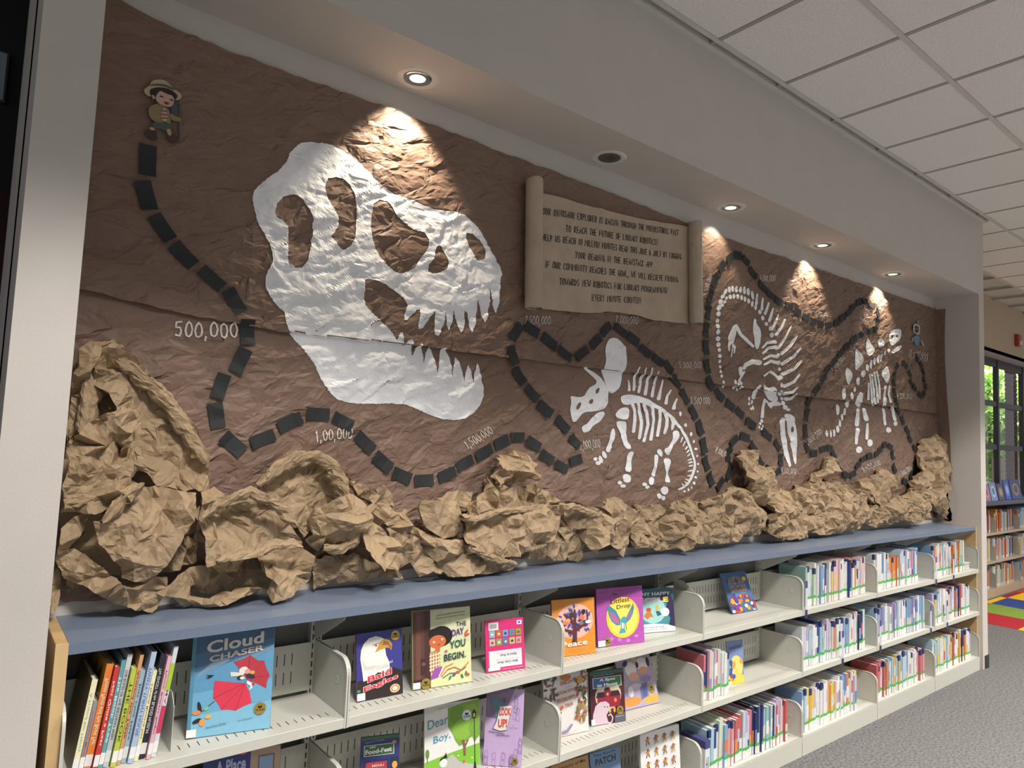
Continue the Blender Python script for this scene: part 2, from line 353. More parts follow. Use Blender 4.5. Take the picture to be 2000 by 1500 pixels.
def wl(px, py): p = at(px, py, 'y', YB-.014); return (p[0], p[2])
def conform(name, polys, holes, mt, lift=.0026, step=.0075, **k):
    vo, T = fill(polys, holes, step)
    V = np.stack([vo[:, 0], YB-Hs(vo[:, 0], vo[:, 1])-lift, vo[:, 1]], 1)
    return obj(name, V, T, mt, MUR, off=MO, **k)
def crop(ox, oy, s): return lambda P: [wl(ox+s*x, oy+s*y) for x, y in P]
cS = crop(400, 200, .466667); cT = crop(950, 580, .28); cP = crop(1330, 460, .36)
skull = [(400,170),(440,162),(500,170),(548,185),(590,205),(625,228),(650,252),(680,285),(715,325),(740,350),(780,375),(825,395),(870,410),(910,430),(950,443),(1000,452),(1050,458),(1085,472),(1110,492),(1140,520),(1165,560),(1185,595),(1200,630),(1220,660),(1238,690),(1243,720),(1235,745),
 (1236,775),(1232,800),(1229,850),(1218,882),(1205,850),(1195,800),(1189,770),(1190,850),(1182,900),(1172,922),(1158,890),(1148,850),(1140,818),(1140,870),(1132,930),(1115,965),(1106,930),(1100,880),(1085,872),(1090,915),(1082,950),(1070,965),(1060,940),(1050,900),(1043,870),(1035,920),(1020,955),(1012,930),(1005,880),(1000,925),(975,978),(958,972),(960,930),(960,875),(940,900),(910,945),(890,950),(888,930),(897,895),(900,865),(885,870),(870,885),(845,910),(832,912),(838,880),(850,845),
 (830,815),(800,790),(760,765),(720,748),(690,740),(668,742),(668,800),(672,850),(700,880),(740,920),(770,950),(790,975),(802,993),(815,965),(825,962),(830,1018),(845,1000),(862,990),(868,1005),(868,1040),(868,1062),(885,1030),(900,1008),(908,1015),(915,1060),(914,1098),(925,1050),(940,1022),(950,1035),(960,1080),(970,1132),(980,1080),(990,1030),(1010,1028),(1022,1060),(1030,1100),(1037,1152),(1040,1100),(1048,1065),(1060,1080),(1078,1130),(1088,1168),(1092,1125),(1103,1098),(1115,1130),(1124,1174),(1130,1120),(1138,1093),(1150,1120),(1158,1170),
 (1168,1195),(1168,1230),(1150,1270),(1125,1300),(1085,1322),(1040,1330),(990,1325),(940,1305),(890,1285),(840,1265),(780,1260),(720,1262),(660,1262),(610,1258),(560,1245),(525,1220),(495,1180),(470,1130),(450,1085),(425,1055),(400,1020),(370,985),(345,950),(335,910),(335,880),(300,850),(270,810),(255,770),(253,730),(265,700),(280,670),(280,630),(270,590),(240,540),(215,490),(205,450),(197,410),(205,370),(235,340),(270,310),(310,285),(340,250),(355,215),(375,190)]
skh = [[(290,460),(300,425),(325,398),(355,385),(385,390),(410,410),(432,445),(450,490),(452,540),(445,600),(430,660),(410,690),(380,692),(350,680),(345,650),(348,600),(350,550),(345,520),(325,495),(300,480)],
 [(502,345),(515,320),(545,314),(580,322),(605,345),(622,380),(635,430),(637,480),(632,530),(625,575),(605,605),(580,618),(560,605),(545,580),(528,560),(545,540),(560,515),(558,480),(535,440),(515,400),(503,370)],
 [(705,425),(735,405),(765,415),(785,440),(800,470),(830,500),(870,530),(920,545),(938,575),(935,610),(915,640),(895,665),(880,690),(850,708),(815,718),(785,705),(760,680),(735,650),(715,610),(700,570),(695,520),(698,470)],
 [(975,600),(990,600),(1010,640),(1020,670),(1015,695),(985,712),(955,718),(935,705),(940,680),(960,650),(965,620)],
 [(1095,545),(1120,550),(1145,570),(1165,595),(1175,625),(1170,655),(1140,665),(1130,650),(1122,630),(1105,600),(1095,570)]]
def edgej(P, s=.007, j=.0016): return resample(P, s, j, rnd)
conform('painted_skull', [edgej(cS(skull))], [edgej(cS(h)) for h in skh], m_white, label='painted white skull of a meat-eating dinosaur with open jaws', step=.0062)

def D(pts): return smoothp(pts, 1)
tri = [D([(835,350),(842,310),(860,290),(885,284),(915,292),(945,312),(968,340),(980,380),(980,430),(972,480),(955,525),(948,560),(930,610),(905,650),(875,675),(850,665),(835,640),(820,590),(812,550),(805,515),(815,495),(828,470),(830,420)]),
 D([(590,690),(615,695),(650,700),(680,690),(695,660),(720,625),(755,612),(765,590),(745,560),(715,530),(690,505),(683,487),(695,485),(720,505),(755,525),(790,555),(815,590),(830,625),(848,660),(845,700),(842,750),(820,780),(790,790),(740,800),(690,800),(655,820),(635,850),(615,875),(595,865),(583,830),(585,780),(592,730),(585,705)]),
 D([(665,910),(680,895),(700,885),(725,850),(755,820),(790,800),(820,800),(822,825),(800,860),(765,885),(735,905),(715,935),(690,948),(672,940)]),
 D([(900,820),(920,790),(950,770),(985,770),(993,800),(985,840),(965,858),(930,850),(905,838)]),
 D([(900,870),(935,865),(970,870),(975,910),(972,960),(985,1010),(1005,1040),(1000,1060),(970,1060),(955,1030),(945,990),(930,940),(908,905)]),
 D([(870,920),(890,915),(893,945),(890,980),(875,1020),(868,1060),(855,1085),(832,1078),(830,1060),(845,1030),(855,980)]),
 D([(980,1090),(1005,1075),(1025,1085),(1018,1120),(1010,1160),(1012,1200),(1000,1222),(975,1218),(968,1200),(980,1170),(978,1130)]),
 D([(1300,940),(1325,928),(1345,945),(1345,975),(1325,1010),(1295,1040),(1278,1070),(1272,1105),(1245,1095),(1235,1060),(1265,1045),(1285,1010),(1298,975)]),
 D([(1200,1058),(1222,1070),(1228,1100),(1222,1118),(1205,1105),(1188,1085),(1187,1065)]),
 D([(1172,1100),(1195,1100),(1200,1130),(1188,1180),(1190,1230),(1180,1255),(1158,1245),(1160,1215),(1170,1170)]),
 D([(1240,1125),(1270,1125),(1282,1145),(1270,1180),(1265,1230),(1278,1270),(1275,1295),(1245,1292),(1243,1270),(1250,1230),(1242,1180),(1235,1150)]),
 D([(935,700),(950,685),(1000,680),(1060,688),(1110,705),(1160,735),(1200,760),(1245,790),(1290,830),(1330,870),(1370,920),(1400,975),(1425,1030),(1445,1090),(1458,1150),(1455,1210),(1435,1270),(1400,1315),(1365,1345),(1335,1348),(1340,1335),(1370,1325),(1400,1290),(1425,1245),(1440,1190),(1440,1130),(1425,1080),(1400,1020),(1370,960),(1335,905),(1310,885),(1300,920),(1285,935),(1282,900),(1285,870),(1265,830),(1240,820),(1215,800),(1180,780),(1140,765),(1100,745),(1060,735),(1020,745),(980,755),(945,745)])]
tri += [ell(*a) for a in [(818,1100,14,28,-25),(793,1132,14,28,-20),(755,1130,14,13),(775,1158,17,14),(978,1265,26,30),(932,1295,14,14),(952,1318,18,12),(1155,1283,18,30,15),(1107,1307,16,12),(1127,1327,14,13),(1240,1350,24,28),(1205,1388,14,18),(1228,1402,14,16),(1344,815,9,18),(1388,892,9,14),(1424,957,9,15),(1447,1008,8,12),(1463,1060,9,9),(1471,1110,9,9),(1473,1165,8,8),(1470,1217,8,8),(1456,1257,7,8),(1443,1300,8,12),(1425,1331,6,8),(1403,1343,5,10),(1378,1355,6,6)]]
tri += [stroke(p, 22) for p in [[(1015,740),(1030,800),(1030,860),(1022,940)],[(1055,740),(1070,800),(1073,880),(1065,985)],[(1100,750),(1112,820),(1118,890),(1098,1005)],[(1150,765),(1160,850),(1160,920),(1143,995)],[(1200,790),(1210,850),(1205,900),(1190,968)],[(1240,810),(1255,850),(1252,900),(1240,950)]]]
tri += [stroke(p, 9, 24) for p in [[(988,582),(992,618),(990,650)],[(1065,490),(1035,560),(1025,648)],[(1110,495),(1080,570),(1065,662)],[(1158,495),(1125,580),(1108,678)],[(1200,520),(1170,600),(1155,692)],[(1235,580),(1212,650),(1198,712)],[(1275,650),(1255,690),(1245,742)],[(1325,710),(1305,745),(1297,778)]]]
tri += [stroke(p, 12, 7) for p in [[(1365,980),(1355,1015)],[(1385,1010),(1375,1040)],[(1400,1045),(1385,1065)],[(1412,1070),(1395,1085)],[(1418,1095),(1400,1110)],[(1428,1130),(1400,1140)],[(1430,1150),(1402,1158)],[(1432,1175),(1405,1180)],[(1430,1210),(1402,1215)],[(1422,1245),(1400,1248)],[(1410,1280),(1385,1270)],[(1395,1300),(1378,1288)],[(1380,1320),(1362,1303)]]]
trh = [[(755,650),(775,632),(783,640),(780,665),(765,677),(752,668)],[(712,725),(725,712),(743,715),(745,733),(730,747),(713,742)],[(622,770),(635,745),(655,733),(660,748),(645,778),(628,788)]]
conform('painted_horned_skeleton', [cT(p) for p in tri], [cT(h) for h in trh], m_white, label='painted white skeleton of a horned dinosaur with a tall neck frill')
sau = [ell(x, y, rx, ry, a) for x, y, rx, ry, a in [(232,820,6,7,0),(228,795,6,9,0),(223,762,7,10,0),(218,738,7,9,0),(215,712,8,9,0),(212,682,8,10,0),(210,653,9,11,0),(207,622,9,11,0),(204,592,11,13,0),(202,560,12,14,0),(198,523,11,15,0),(198,492,12,13,0),(197,462,11,12,0),(200,425,12,15,15),(203,392,12,18,30),(212,360,12,16,30),(225,330,10,16,40),(240,305,9,18,30),(262,293,8,18,0),(280,290,8,18,0),(300,292,8,17,0),(320,295,8,17,0),(343,298,10,22,0),(365,305,9,20,0),(388,325,8,26,-8),
 (245,340,8,10,30),(235,360,8,10,30),(222,378,9,10,30),(265,333,9,13,0),(285,330,8,14,0),(305,332,8,14,0),(325,338,8,14,0),(345,345,8,15,0),(365,355,8,15,0),(385,372,8,17,0),(405,390,8,15,0),(425,415,9,13,0),(440,448,9,14,0),(458,480,9,11,0),(480,505,9,12,0),(492,540,9,14,0),(505,578,9,11,0),(510,610,12,11,0),(522,650,9,12,0),(528,690,12,12,0),(535,725,9,10,0),(537,770,12,12,0),(540,812,11,13,0),(540,855,12,16,0),(548,885,8,10,0),(550,910,9,13,0),(560,932,13,13,0),(577,945,10,8,0),
 (293,795,9,14,0),(310,805,7,10,0),(290,825,7,9,0),(308,835,6,10,0),(325,825,7,9,0),(325,800,7,12,0),(370,885,6,12,0),(385,905,6,12,0),(368,912,6,10,0),(390,935,6,12,0),(378,940,5,8,0),(437,1005,6,10,0),(428,1020,6,8,0),(440,1035,5,9,0),(420,1040,5,8,0),(432,1050,5,7,0),(262,585,9,12,0),(280,600,7,12,0)]]
sau += [stroke(p, 9, 17) for p in [[(415,318),(411,345),(408,372)],[(445,340),(443,370),(438,400)],[(478,365),(468,395),(455,425)],[(500,395),(488,430),(475,465)],[(530,430),(512,470),(490,510)],[(565,455),(540,500),(510,540)],[(598,492),(560,560),(522,612)]]]
sau += [stroke(p, 10, 20) for p in [[(628,545),(592,600),(540,642)],[(650,610),(612,658),(548,698)],[(655,680),(610,725),(550,752)],[(640,755),(610,795),(555,818)],[(625,825),(595,850),(560,858)],[(618,860),(600,885),(565,888)],[(440,610),(465,582),(502,576)],[(440,640),(475,610),(507,605)],[(442,672),(480,652),(518,658)],[(445,702),(480,682),(522,692)],[(452,762),(482,738),(528,778)]]]
sau += [stroke(p, a, b) for p, a, b in [([(295,488),(320,535),(345,560),(388,602)],18,16),([(345,702),(380,685),(420,690)],24,30),([(345,700),(335,722)],24,16),([(318,720),(322,755)],22,16),([(338,740),(315,790)],12,14),([(430,815),(405,850),(395,880)],16,24),([(455,890),(445,930),(440,985)],14,18),([(470,905),(455,893)],14,14),([(258,595),(258,625)],9,9),([(290,600),(287,638)],10,8),([(275,615),(268,657)],9,7),([(268,560),(292,490)],22,14)]]
sau += [D(p) for p in [[(390,455),(402,450),(412,485),(430,505),(437,530),(430,570),(420,610),(405,620),(395,590),(392,540)],[(285,480),(300,490),(296,560),(280,590),(262,585),(250,560),(265,525)],[(445,808),(455,812),(475,830),(500,815),(520,850),(528,895),(500,905),(475,890),(460,860)],[(470,905),(520,898),(545,915),(530,925),(495,925),(488,942),(472,925)],
 [(530,1010),(545,985),(558,990),(560,1030),(568,1100),(580,1180),(595,1240),(588,1258),(575,1250),(555,1170),(540,1090),(532,1050)],[(555,972),(575,966),(605,975),(615,1000),(622,1060),(625,1130),(625,1200),(620,1240),(608,1238),(600,1190),(590,1120),(580,1060),(570,1010),(560,1000)]]]
conform('painted_long_necked_skeleton', [cP(p) for p in sau], [cP(ell(603, 1052, 8, 17))], m_white, label='painted white skeleton of a long-necked dinosaur diving head down')
ste = [D(p) for p in [[(1010,550),(1030,575),(1055,625),(1040,640),(1010,660),(1003,600)],[(1072,555),(1090,560),(1105,590),(1080,610),(1068,600)],[(948,605),(975,640),(993,680),(965,720),(942,735),(943,670)],[(905,710),(925,740),(932,775),(910,815),(898,790),(895,740)],[(872,825),(893,835),(890,880),(868,895)],
 [(1130,520),(1160,508),(1190,508),(1195,540),(1180,570),(1160,590),(1140,600),(1128,580)],[(1135,625),(1165,610),(1195,592),(1198,605),(1170,630),(1140,642)],[(1085,755),(1100,720),(1125,705),(1132,740),(1130,790),(1115,805),(1100,780)],[(945,895),(960,860),(978,845),(988,870),(980,915),(965,935),(950,920)]]]
ste += [ell(*a) for a in [(1125,625,6,12),(1108,638,6,14),(1090,655,7,14),(1070,672,7,16),(1050,682,8,20),(1030,700,8,24),(1008,718,9,20),(985,750,13,20),(960,790,10,22),(942,835,6,16),(925,870,9,20),(905,915,11,20),(850,945,11,30),(890,955,8,20),(877,985,7,20),(863,1018,8,20),(848,1050,8,20),(830,1072,6,20),(812,1076,5,20),(792,1074,6,18),(1125,1055,16,15),(1160,1020,11,14),(967,1162,17,18),(1028,1125,14,20)]]
ste += [stroke(*a) for a in [([(1060,740),(1075,800),(1072,885)],9,12),([(1045,745),(1060,830),(1060,905)],9,12),([(1033,750),(1044,840),(1045,920)],9,12),([(1020,755),(1031,840),(1030,910)],9,12),([(1013,800),(1015,890)],8,11),([(1105,818),(1100,870),(1098,922)],12,16),([(1130,818),(1125,860),(1132,903)],10,14),([(1098,942),(1103,1000),(1107,1022)],14,20),([(1140,930),(1150,980),(1157,1000)],14,14),([(955,945),(957,990),(957,1028)],16,22),([(990,942),(1003,998)],16,24),([(957,1050),(955,1090),(952,1128)],20,14),([(1010,1022),(1012,1060),(1010,1102)],14,16),([(1075,650),(1072,690)],9,9),([(1090,645),(1088,680)],9,9)]]
conform('painted_plated_skeleton', [cP(p) for p in ste], [cP(ell(1145, 548, 7, 10)), cP(ell(1170, 545, 6, 7))], m_white, label='painted white skeleton of a plated dinosaur with back plates')

# black card strips of the winding trail
TR = [(288,314),(284,383),(315,446),(357,499),(412,545),(457,589),(483,649),(468,704),(430,754),(422,811),(453,867),(511,857),(564,825),(618,809),(667,823),(710,864),(745,902),(783,929),(826,938),(870,927),(906,905),(943,884),(978,864),(1009,854),(1041,867),(1067,893),(1095,911),(1123,899),(1121,862),(1097,829),(1062,799),(1036,768),(1013,735),(999,695),(1005,649),(1038,644),(1072,667),(1102,691),(1135,691),(1162,668),(1182,644),(1211,645),(1236,663),(1259,686),(1283,703),(1304,717),(1319,745),(1335,775),(1352,805),(1365,835),(1371,870),(1377,905),(1387,935),(1406,945),(1422,922),(1422,887),(1432,861),(1453,853),(1470,874),(1483,901),(1500,917),(1516,922),(1524,898),(1517,869),(1496,849),(1463,827),(1442,806),(1424,791),(1403,771),(1386,748),(1379,716),(1377,679),(1377,645),(1380,611),(1385,579),(1395,548),(1409,521),(1424,505),(1440,499),(1456,509),(1471,533),(1488,559),(1504,575),(1521,588),(1540,599),(1556,609),(1572,620),(1586,628),(1600,633),(1615,636),(1632,631),(1644,622),(1655,611),(1664,601),(1674,591),(1686,589),(1700,596),(1712,610),(1712,633),(1701,646),(1689,648),(1677,656),(1665,665),(1652,678),(1640,691),(1627,707),(1615,722),(1604,740),(1592,761),(1580,783),(1574,810),(1571,842),(1575,873),(1587,885),(1604,877),(1618,875),(1628,888),(1636,915),(1649,927),(1664,926),(1675,910),(1685,897),(1697,891),(1710,887),(1718,879),(1726,869),(1737,872),(1744,888),(1746,914),(1767,941),(1780,928),(1788,906),(1789,888),(1784,874),(1776,856),(1769,840),(1760,820),(1753,802),(1748,784),(1746,766),(1746,748),(1746,732),(1750,716),(1760,710),(1767,714),(1775,730),(1778,746),(1785,757),(1794,771),(1802,770),(1806,755),(1804,741),(1802,726),(1796,712),(1789,699)]
TW = [np.array(wl(*p)) for p in TR]
ANG = {8: None}
for i, c in enumerate(TW):
    a = TW[max(0, i-1)]; b = TW[min(len(TW)-1, i+1)]
    if i in (10, 26, 27, 33, 37, 40, 52): b = c      # corners: follow one side only
    if i in (28, 35, 38, 41, 53): a = c
    if i == 10: a = np.array(wl(437, 855)); b = np.array(wl(469, 879))
    if i == 34: a = np.array(wl(996, 661)); b = np.array(wl(1014, 637))
    d = b-a; L = np.hypot(*d); ang = math.atan2(d[1], d[0])+rnd.uniform(-.08, .08)
    gap = min(np.hypot(*(c-TW[max(0, i-1)])) or 9, np.hypot(*(TW[min(len(TW)-1, i+1)]-c)) or 9)
    ln_ = min(.108, max(.045, gap*.86)); wd = .046*rnd.uniform(.92, 1.06)
    u = np.array([math.cos(ang), math.sin(ang)]); v = np.array([-u[1], u[0]]); V = []
    for sx in (-.5, -.17, .17, .5):
        for sy in (-.5, .5):
            q = c+u*ln_*sx+v*wd*sy; lift = .0045+.004*abs(sx)*2+rnd.uniform(0, .003)*(abs(sx) > .4)
            h = max(float(Hs(c[0], c[1])), float(Hs(q[0], q[1])))+lift; V.append((q[0], YB-h, q[1])); 
    V += [(x, y+.0009, z) for x, y, z in V]
    F = [(0, 2, 3, 1), (2, 4, 5, 3), (4, 6, 7, 5), (8, 9, 11, 10), (10, 11, 13, 12), (12, 13, 15, 14), (0, 1, 9, 8), (6, 14, 15, 7), (0, 8, 10, 2), (2, 10, 12, 4), (4, 12, 14, 6), (1, 3, 11, 9), (3, 5, 13, 11), (5, 7, 15, 13)]
    obj('card_strip', V, F, m_black, MUR, off=MO)

# ------------------------------------------------------------------ hand lettering
GL = {'A': '0,0 .5,1 1,0|.2,.38 .85,.38', 'B': '0,0 0,1 .6,.95 .75,.75 .55,.55 0,.52 .7,.48 .9,.25 .6,.02 0,0', 'C': '.9,.85 .5,1 .1,.75 0,.4 .2,.08 .6,0 .95,.15', 'D': '0,0 0,1 .6,.9 .95,.5 .6,.08 0,0', 'E': '.9,1 0,1 0,0 .9,0|0,.5 .7,.5', 'F': '.9,1 0,1 0,0|0,.52 .7,.52', 'G': '.9,.85 .5,1 .1,.75 0,.4 .2,.08 .6,0 .9,.15 .95,.45 .55,.45', 'H': '0,0 0,1|.9,0 .9,1|0,.5 .9,.5', 'I': '.3,0 .3,1', 'J': '.8,1 .8,.25 .5,0 .15,.1 0,.3', 'K': '0,0 0,1|.85,1 0,.45 .9,0', 'L': '0,1 0,0 .8,0', 'M': '0,0 .1,1 .5,.35 .9,1 1,0', 'N': '0,0 0,1 .85,0 .85,1', 'O': '.5,1 .12,.8 0,.45 .15,.1 .5,0 .85,.12 1,.5 .85,.85 .5,1', 'P': '0,0 0,1 .65,.95 .85,.72 .6,.48 0,.45', 'R': '0,0 0,1 .65,.95 .85,.72 .6,.5 0,.46 .9,0', 'S': '.85,.88 .5,1 .1,.85 .15,.6 .7,.42 .85,.2 .5,0 0,.1', 'T': '0,1 1,1|.5,1 .5,0', 'U': '0,1 .05,.2 .4,0 .8,.15 .85,1', 'V': '0,1 .45,0 .9,1', 'W': '0,1 .25,0 .5,.7 .75,0 1,1', 'X': '0,0 .9,1|0,1 .9,0', 'Y': '0,1 .45,.5 .9,1|.45,.5 .4,0', 'Z': '0,1 .9,1 0,0 .9,0',
 '0': '.5,1 .12,.8 0,.45 .15,.1 .5,0 .85,.12 1,.5 .85,.85 .5,1', '1': '.1,.8 .4,1 .4,0', '2': '.05,.8 .35,1 .75,.9 .75,.6 0,0 .9,.02', '3': '.05,.9 .5,1 .8,.8 .35,.55 .85,.35 .6,.03 .05,.1', '4': '.1,1 0,.45 .85,.45|.7,1 .65,0', '5': '.85,1 .1,1 .05,.6 .6,.62 .85,.35 .6,.03 0,.1', '6': '.7,1 .15,.6 .05,.2 .4,0 .8,.2 .6,.5 .1,.4', '7': '0,1 .9,1 .3,0', '8': '.5,.5 .1,.75 .5,1 .8,.75 .5,.5 .05,.2 .5,0 .9,.2 .5,.5', '9': '.8,.6 .4,.5 .1,.75 .4,1 .8,.9 .8,.6 .6,0',
 ',': '.25,.05 .1,-.25', '!': '.4,1 .25,.3|.2,.08 .2,0', '.': '.2,.06 .2,0', '&': '.9,0 .2,.75 .45,1 .65,.75 .1,.3 .35,0 .9,.4', '-': '.1,.45 .8,.45', ' ': ''}
WD = {'I': .35, ',': .28, '!': .4, '.': .3, ' ': .65, '1': .5, 'M': 1.0, 'W': 1.1}
def strokes(txt, jit=.03, r=rnd):
    x = 0; out = []
    for ch in txt:
        w = WD.get(ch, .72); dy = r.uniform(-jit, jit)*1.5
        for st in GL[ch].split('|') if GL.get(ch) else []:
            P = [tuple(float(k) for k in q.split(',')) for q in st.split()]
            out.append([(x+px*w*.95+r.uniform(-jit, jit), py+dy+r.uniform(-jit, jit)) for px, py in P])
        x += w+.26
    return out, x-.26
def ribbons(paths, w, mapf, name, mt, parent, off, step=None):
    V = []; F = []
    for P in paths:
        if step: P = resample(P, step, closed=False)
        P = [np.asarray(p, float) for p in P]
        n = len(P); L = []
        for i in range(n):
            d = P[min(i+1, n-1)]-P[max(i-1, 0)]; d = d/(np.hypot(*d)+1e-9); nn = np.array([-d[1], d[0]])*w/2
            e = (-d if i == 0 else d if i == n-1 else d*0)*w*.35; L += [P[i]+nn+e, P[i]-nn+e]
        k = len(V); V += [mapf(q) for q in L]; F += [(k+2*i, k+2*i+1, k+2*i+3, k+2*i+2) for i in range(n-1)]
    return obj(name, V, F, mt, parent, off=off)
def mnum(txt, a, b, hpx, wpx, mt=m_chalk):
    st, tw = strokes(txt); a = np.array(a, float); b = np.array(b, float); ux = (b-a)/tw; L = np.hypot(*(b-a)); up = np.array([(b-a)[1], -(b-a)[0]])/L*hpx
    if up[1] > 0 and abs((b-a)[0]) > 5: up = -up
    paths = [[wl(*(a+ux*x+up*y)) for x, y in p] for p in st]
    q0 = wl(*a); q1 = wl(a[0], a[1]-hpx); w = wpx/hpx*abs(q1[1]-q0[1])
    paths = [resample(p, .012, closed=False) for p in paths]
    ribbons(paths, w, lambda q: (q[0], YB-float(Hs(q[0], q[1]))-.0045, q[1]), 'chalk_number', mt, MUR, MO)
for a in [('500,000',(343,656),(464,660),28,3.6),('1,00,000',(615,861),(688,856),20,2.2),('1,500,000',(913,876),(962,846),16,1.3),('2,000,000',(1133,879),(1173,873),16,1.2),('2,500,000',(1024,633),(1074,634),16,1.2),('3,000,000',(1202,631),(1246,633),14,1.1),('3,500,000',(1348,789),(1384,789),13,1.2),('5,000,000',(1326,719),(1369,719),12,1.1),('4,000,000',(1394,883),(1422,896),11,1.2),('4,500,000',(1524,925),(1553,925),10,1.1),('5,500,000',(1380,577),(1390,536),8,1.1),('6,000,000',(1484,548),(1514,549),11,1.2),('6,500,000',(1592,618),(1616,618),8,1),('7,000,000',(1716,604),(1732,588),7,1),('7,500,000',(1626,726),(1652,700),8,.9),('8,000,000',(1578,871),(1605,845),11,1.2),('8,500,000',(1686,923),(1720,907),11,1.1),('9,000,000',(1758,932),(1782,916),9,1),('9,500,000',(1750,779),(1780,779),11,1),('10,000,000',(1771,697),(1808,706),15,1.1)]: mnum(*a)

# scroll
SC = np.array([2.38, .29, 2.56]); sc = empty('scroll', SC, label='tan paper scroll with handwritten reading-goal message, rolled at both ends', cat='scroll')
LT, LB, RT, RB = np.array([1.80, 2.785]), np.array([1.815, 2.262]), np.array([2.955, 2.872]), np.array([2.98, 2.345])
n1, n2 = 90, 44; V = []
for j in range(n2):
    for i in range(n1):
        s_, t_ = i/(n1-1), j/(n2-1); top = LT*(1-s_)+RT*s_; bot = LB*(1-s_)+RB*s_
        top[1] += .012*math.sin(s_*3.1)*-1+.004*float(tin(s_, 0, .08, 2)); bot[1] += .005*float(tin(s_, 4, .07, 3))-.01*math.sin(s_*9)
        p = bot*(1-t_)+top*t_; V.append((p[0], .286-.007*float(tin(p[0], p[1], .22, 6)), p[1]))
obj('sheet', V, [(j*n1+i, j*n1+i+1, j*n1+n1+i+1, j*n1+n1+i) for j in range(n2-1) for i in range(n1-1)], m_scroll, sc, off=SC, smooth=True)
def roll(B, T, r, sgn, mt, nm):
    V = []; n = 40; K = 14
    for k in range(K):
        c = B+(T-B)*k/(K-1)
        for i in range(n):
            a = i/(n-1)*4.2*math.pi; rr = r*(1-.22*i/(n-1))*(1+.02*math.sin(k*1.7+i)); ph = math.pi/2-sgn*a
            ex = .012*math.sin(a*.5) if k == K-1 else 0
            V.append((c[0]+rr*math.cos(ph), .258+rr*math.sin(ph)*.95, c[1]+ex+.003*math.sin(i*.8+k)))
    return obj(nm, V, [(k*n+i, k*n+i+1, k*n+n+i+1, k*n+n+i) for k in range(K-1) for i in range(n-1)], mt, sc, off=SC, smooth=True)
roll(np.array([1.822, 2.247]), np.array([1.80, 2.812]), .043, 1, m_scroll, 'rolled_end')
roll(np.array([2.985, 2.338]), np.array([2.955, 2.886]), .041, -1, mk('scroll_taped', '#b3a28c', .22, 9, .09, .5, bscale=30, coat=.6), 'rolled_end')
for txt, a, b in [('OUR DINOSAUR EXPLORER IS RACING THROUGH THE PREHISTORIC PAST',(1061,418),(1325,460)),('TO REACH THE FUTURE OF LIBRARY ROBOTICS!',(1105,452),(1286,478)),('HELP US REACH 10 MILLION MINUTES READ THIS JUNE & JULY BY LOGGING',(1060,468.6),(1331,507)),('YOUR READING IN THE BEANSTACK APP',(1123,504),(1276,522)),('IF OUR COMMUNITY REACHES THE GOAL, WE WILL RECIEVE FUNDING',(1067,522),(1324,552)),('TOWARDS NEW ROBOTICS FOR LIBRARY PROGRAMMING!',(1094,555),(1303,573)),('EVERY MINUTE COUNTS!!',(1156,587),(1252,593))]:
    st, tw = strokes(txt, .022); A = at(*a, 'y', .284); B = at(*b, 'y', .284); ux = (B-A)/tw; h = .029
    ul = float(np.hypot(ux[0], ux[2])); st = [[(x*ul, y*h) for x, y in p] for p in st]; ud = ux/ul
    def mp(q): 
        p = A+ud*q[0]+np.array([0, 0, 1])*q[1]; return (p[0], .2845-.007*float(tin(p[0], p[2], .22, 6)), p[2])
    ribbons(st, .0040, mp, 'lettering', m_ink, sc, SC)

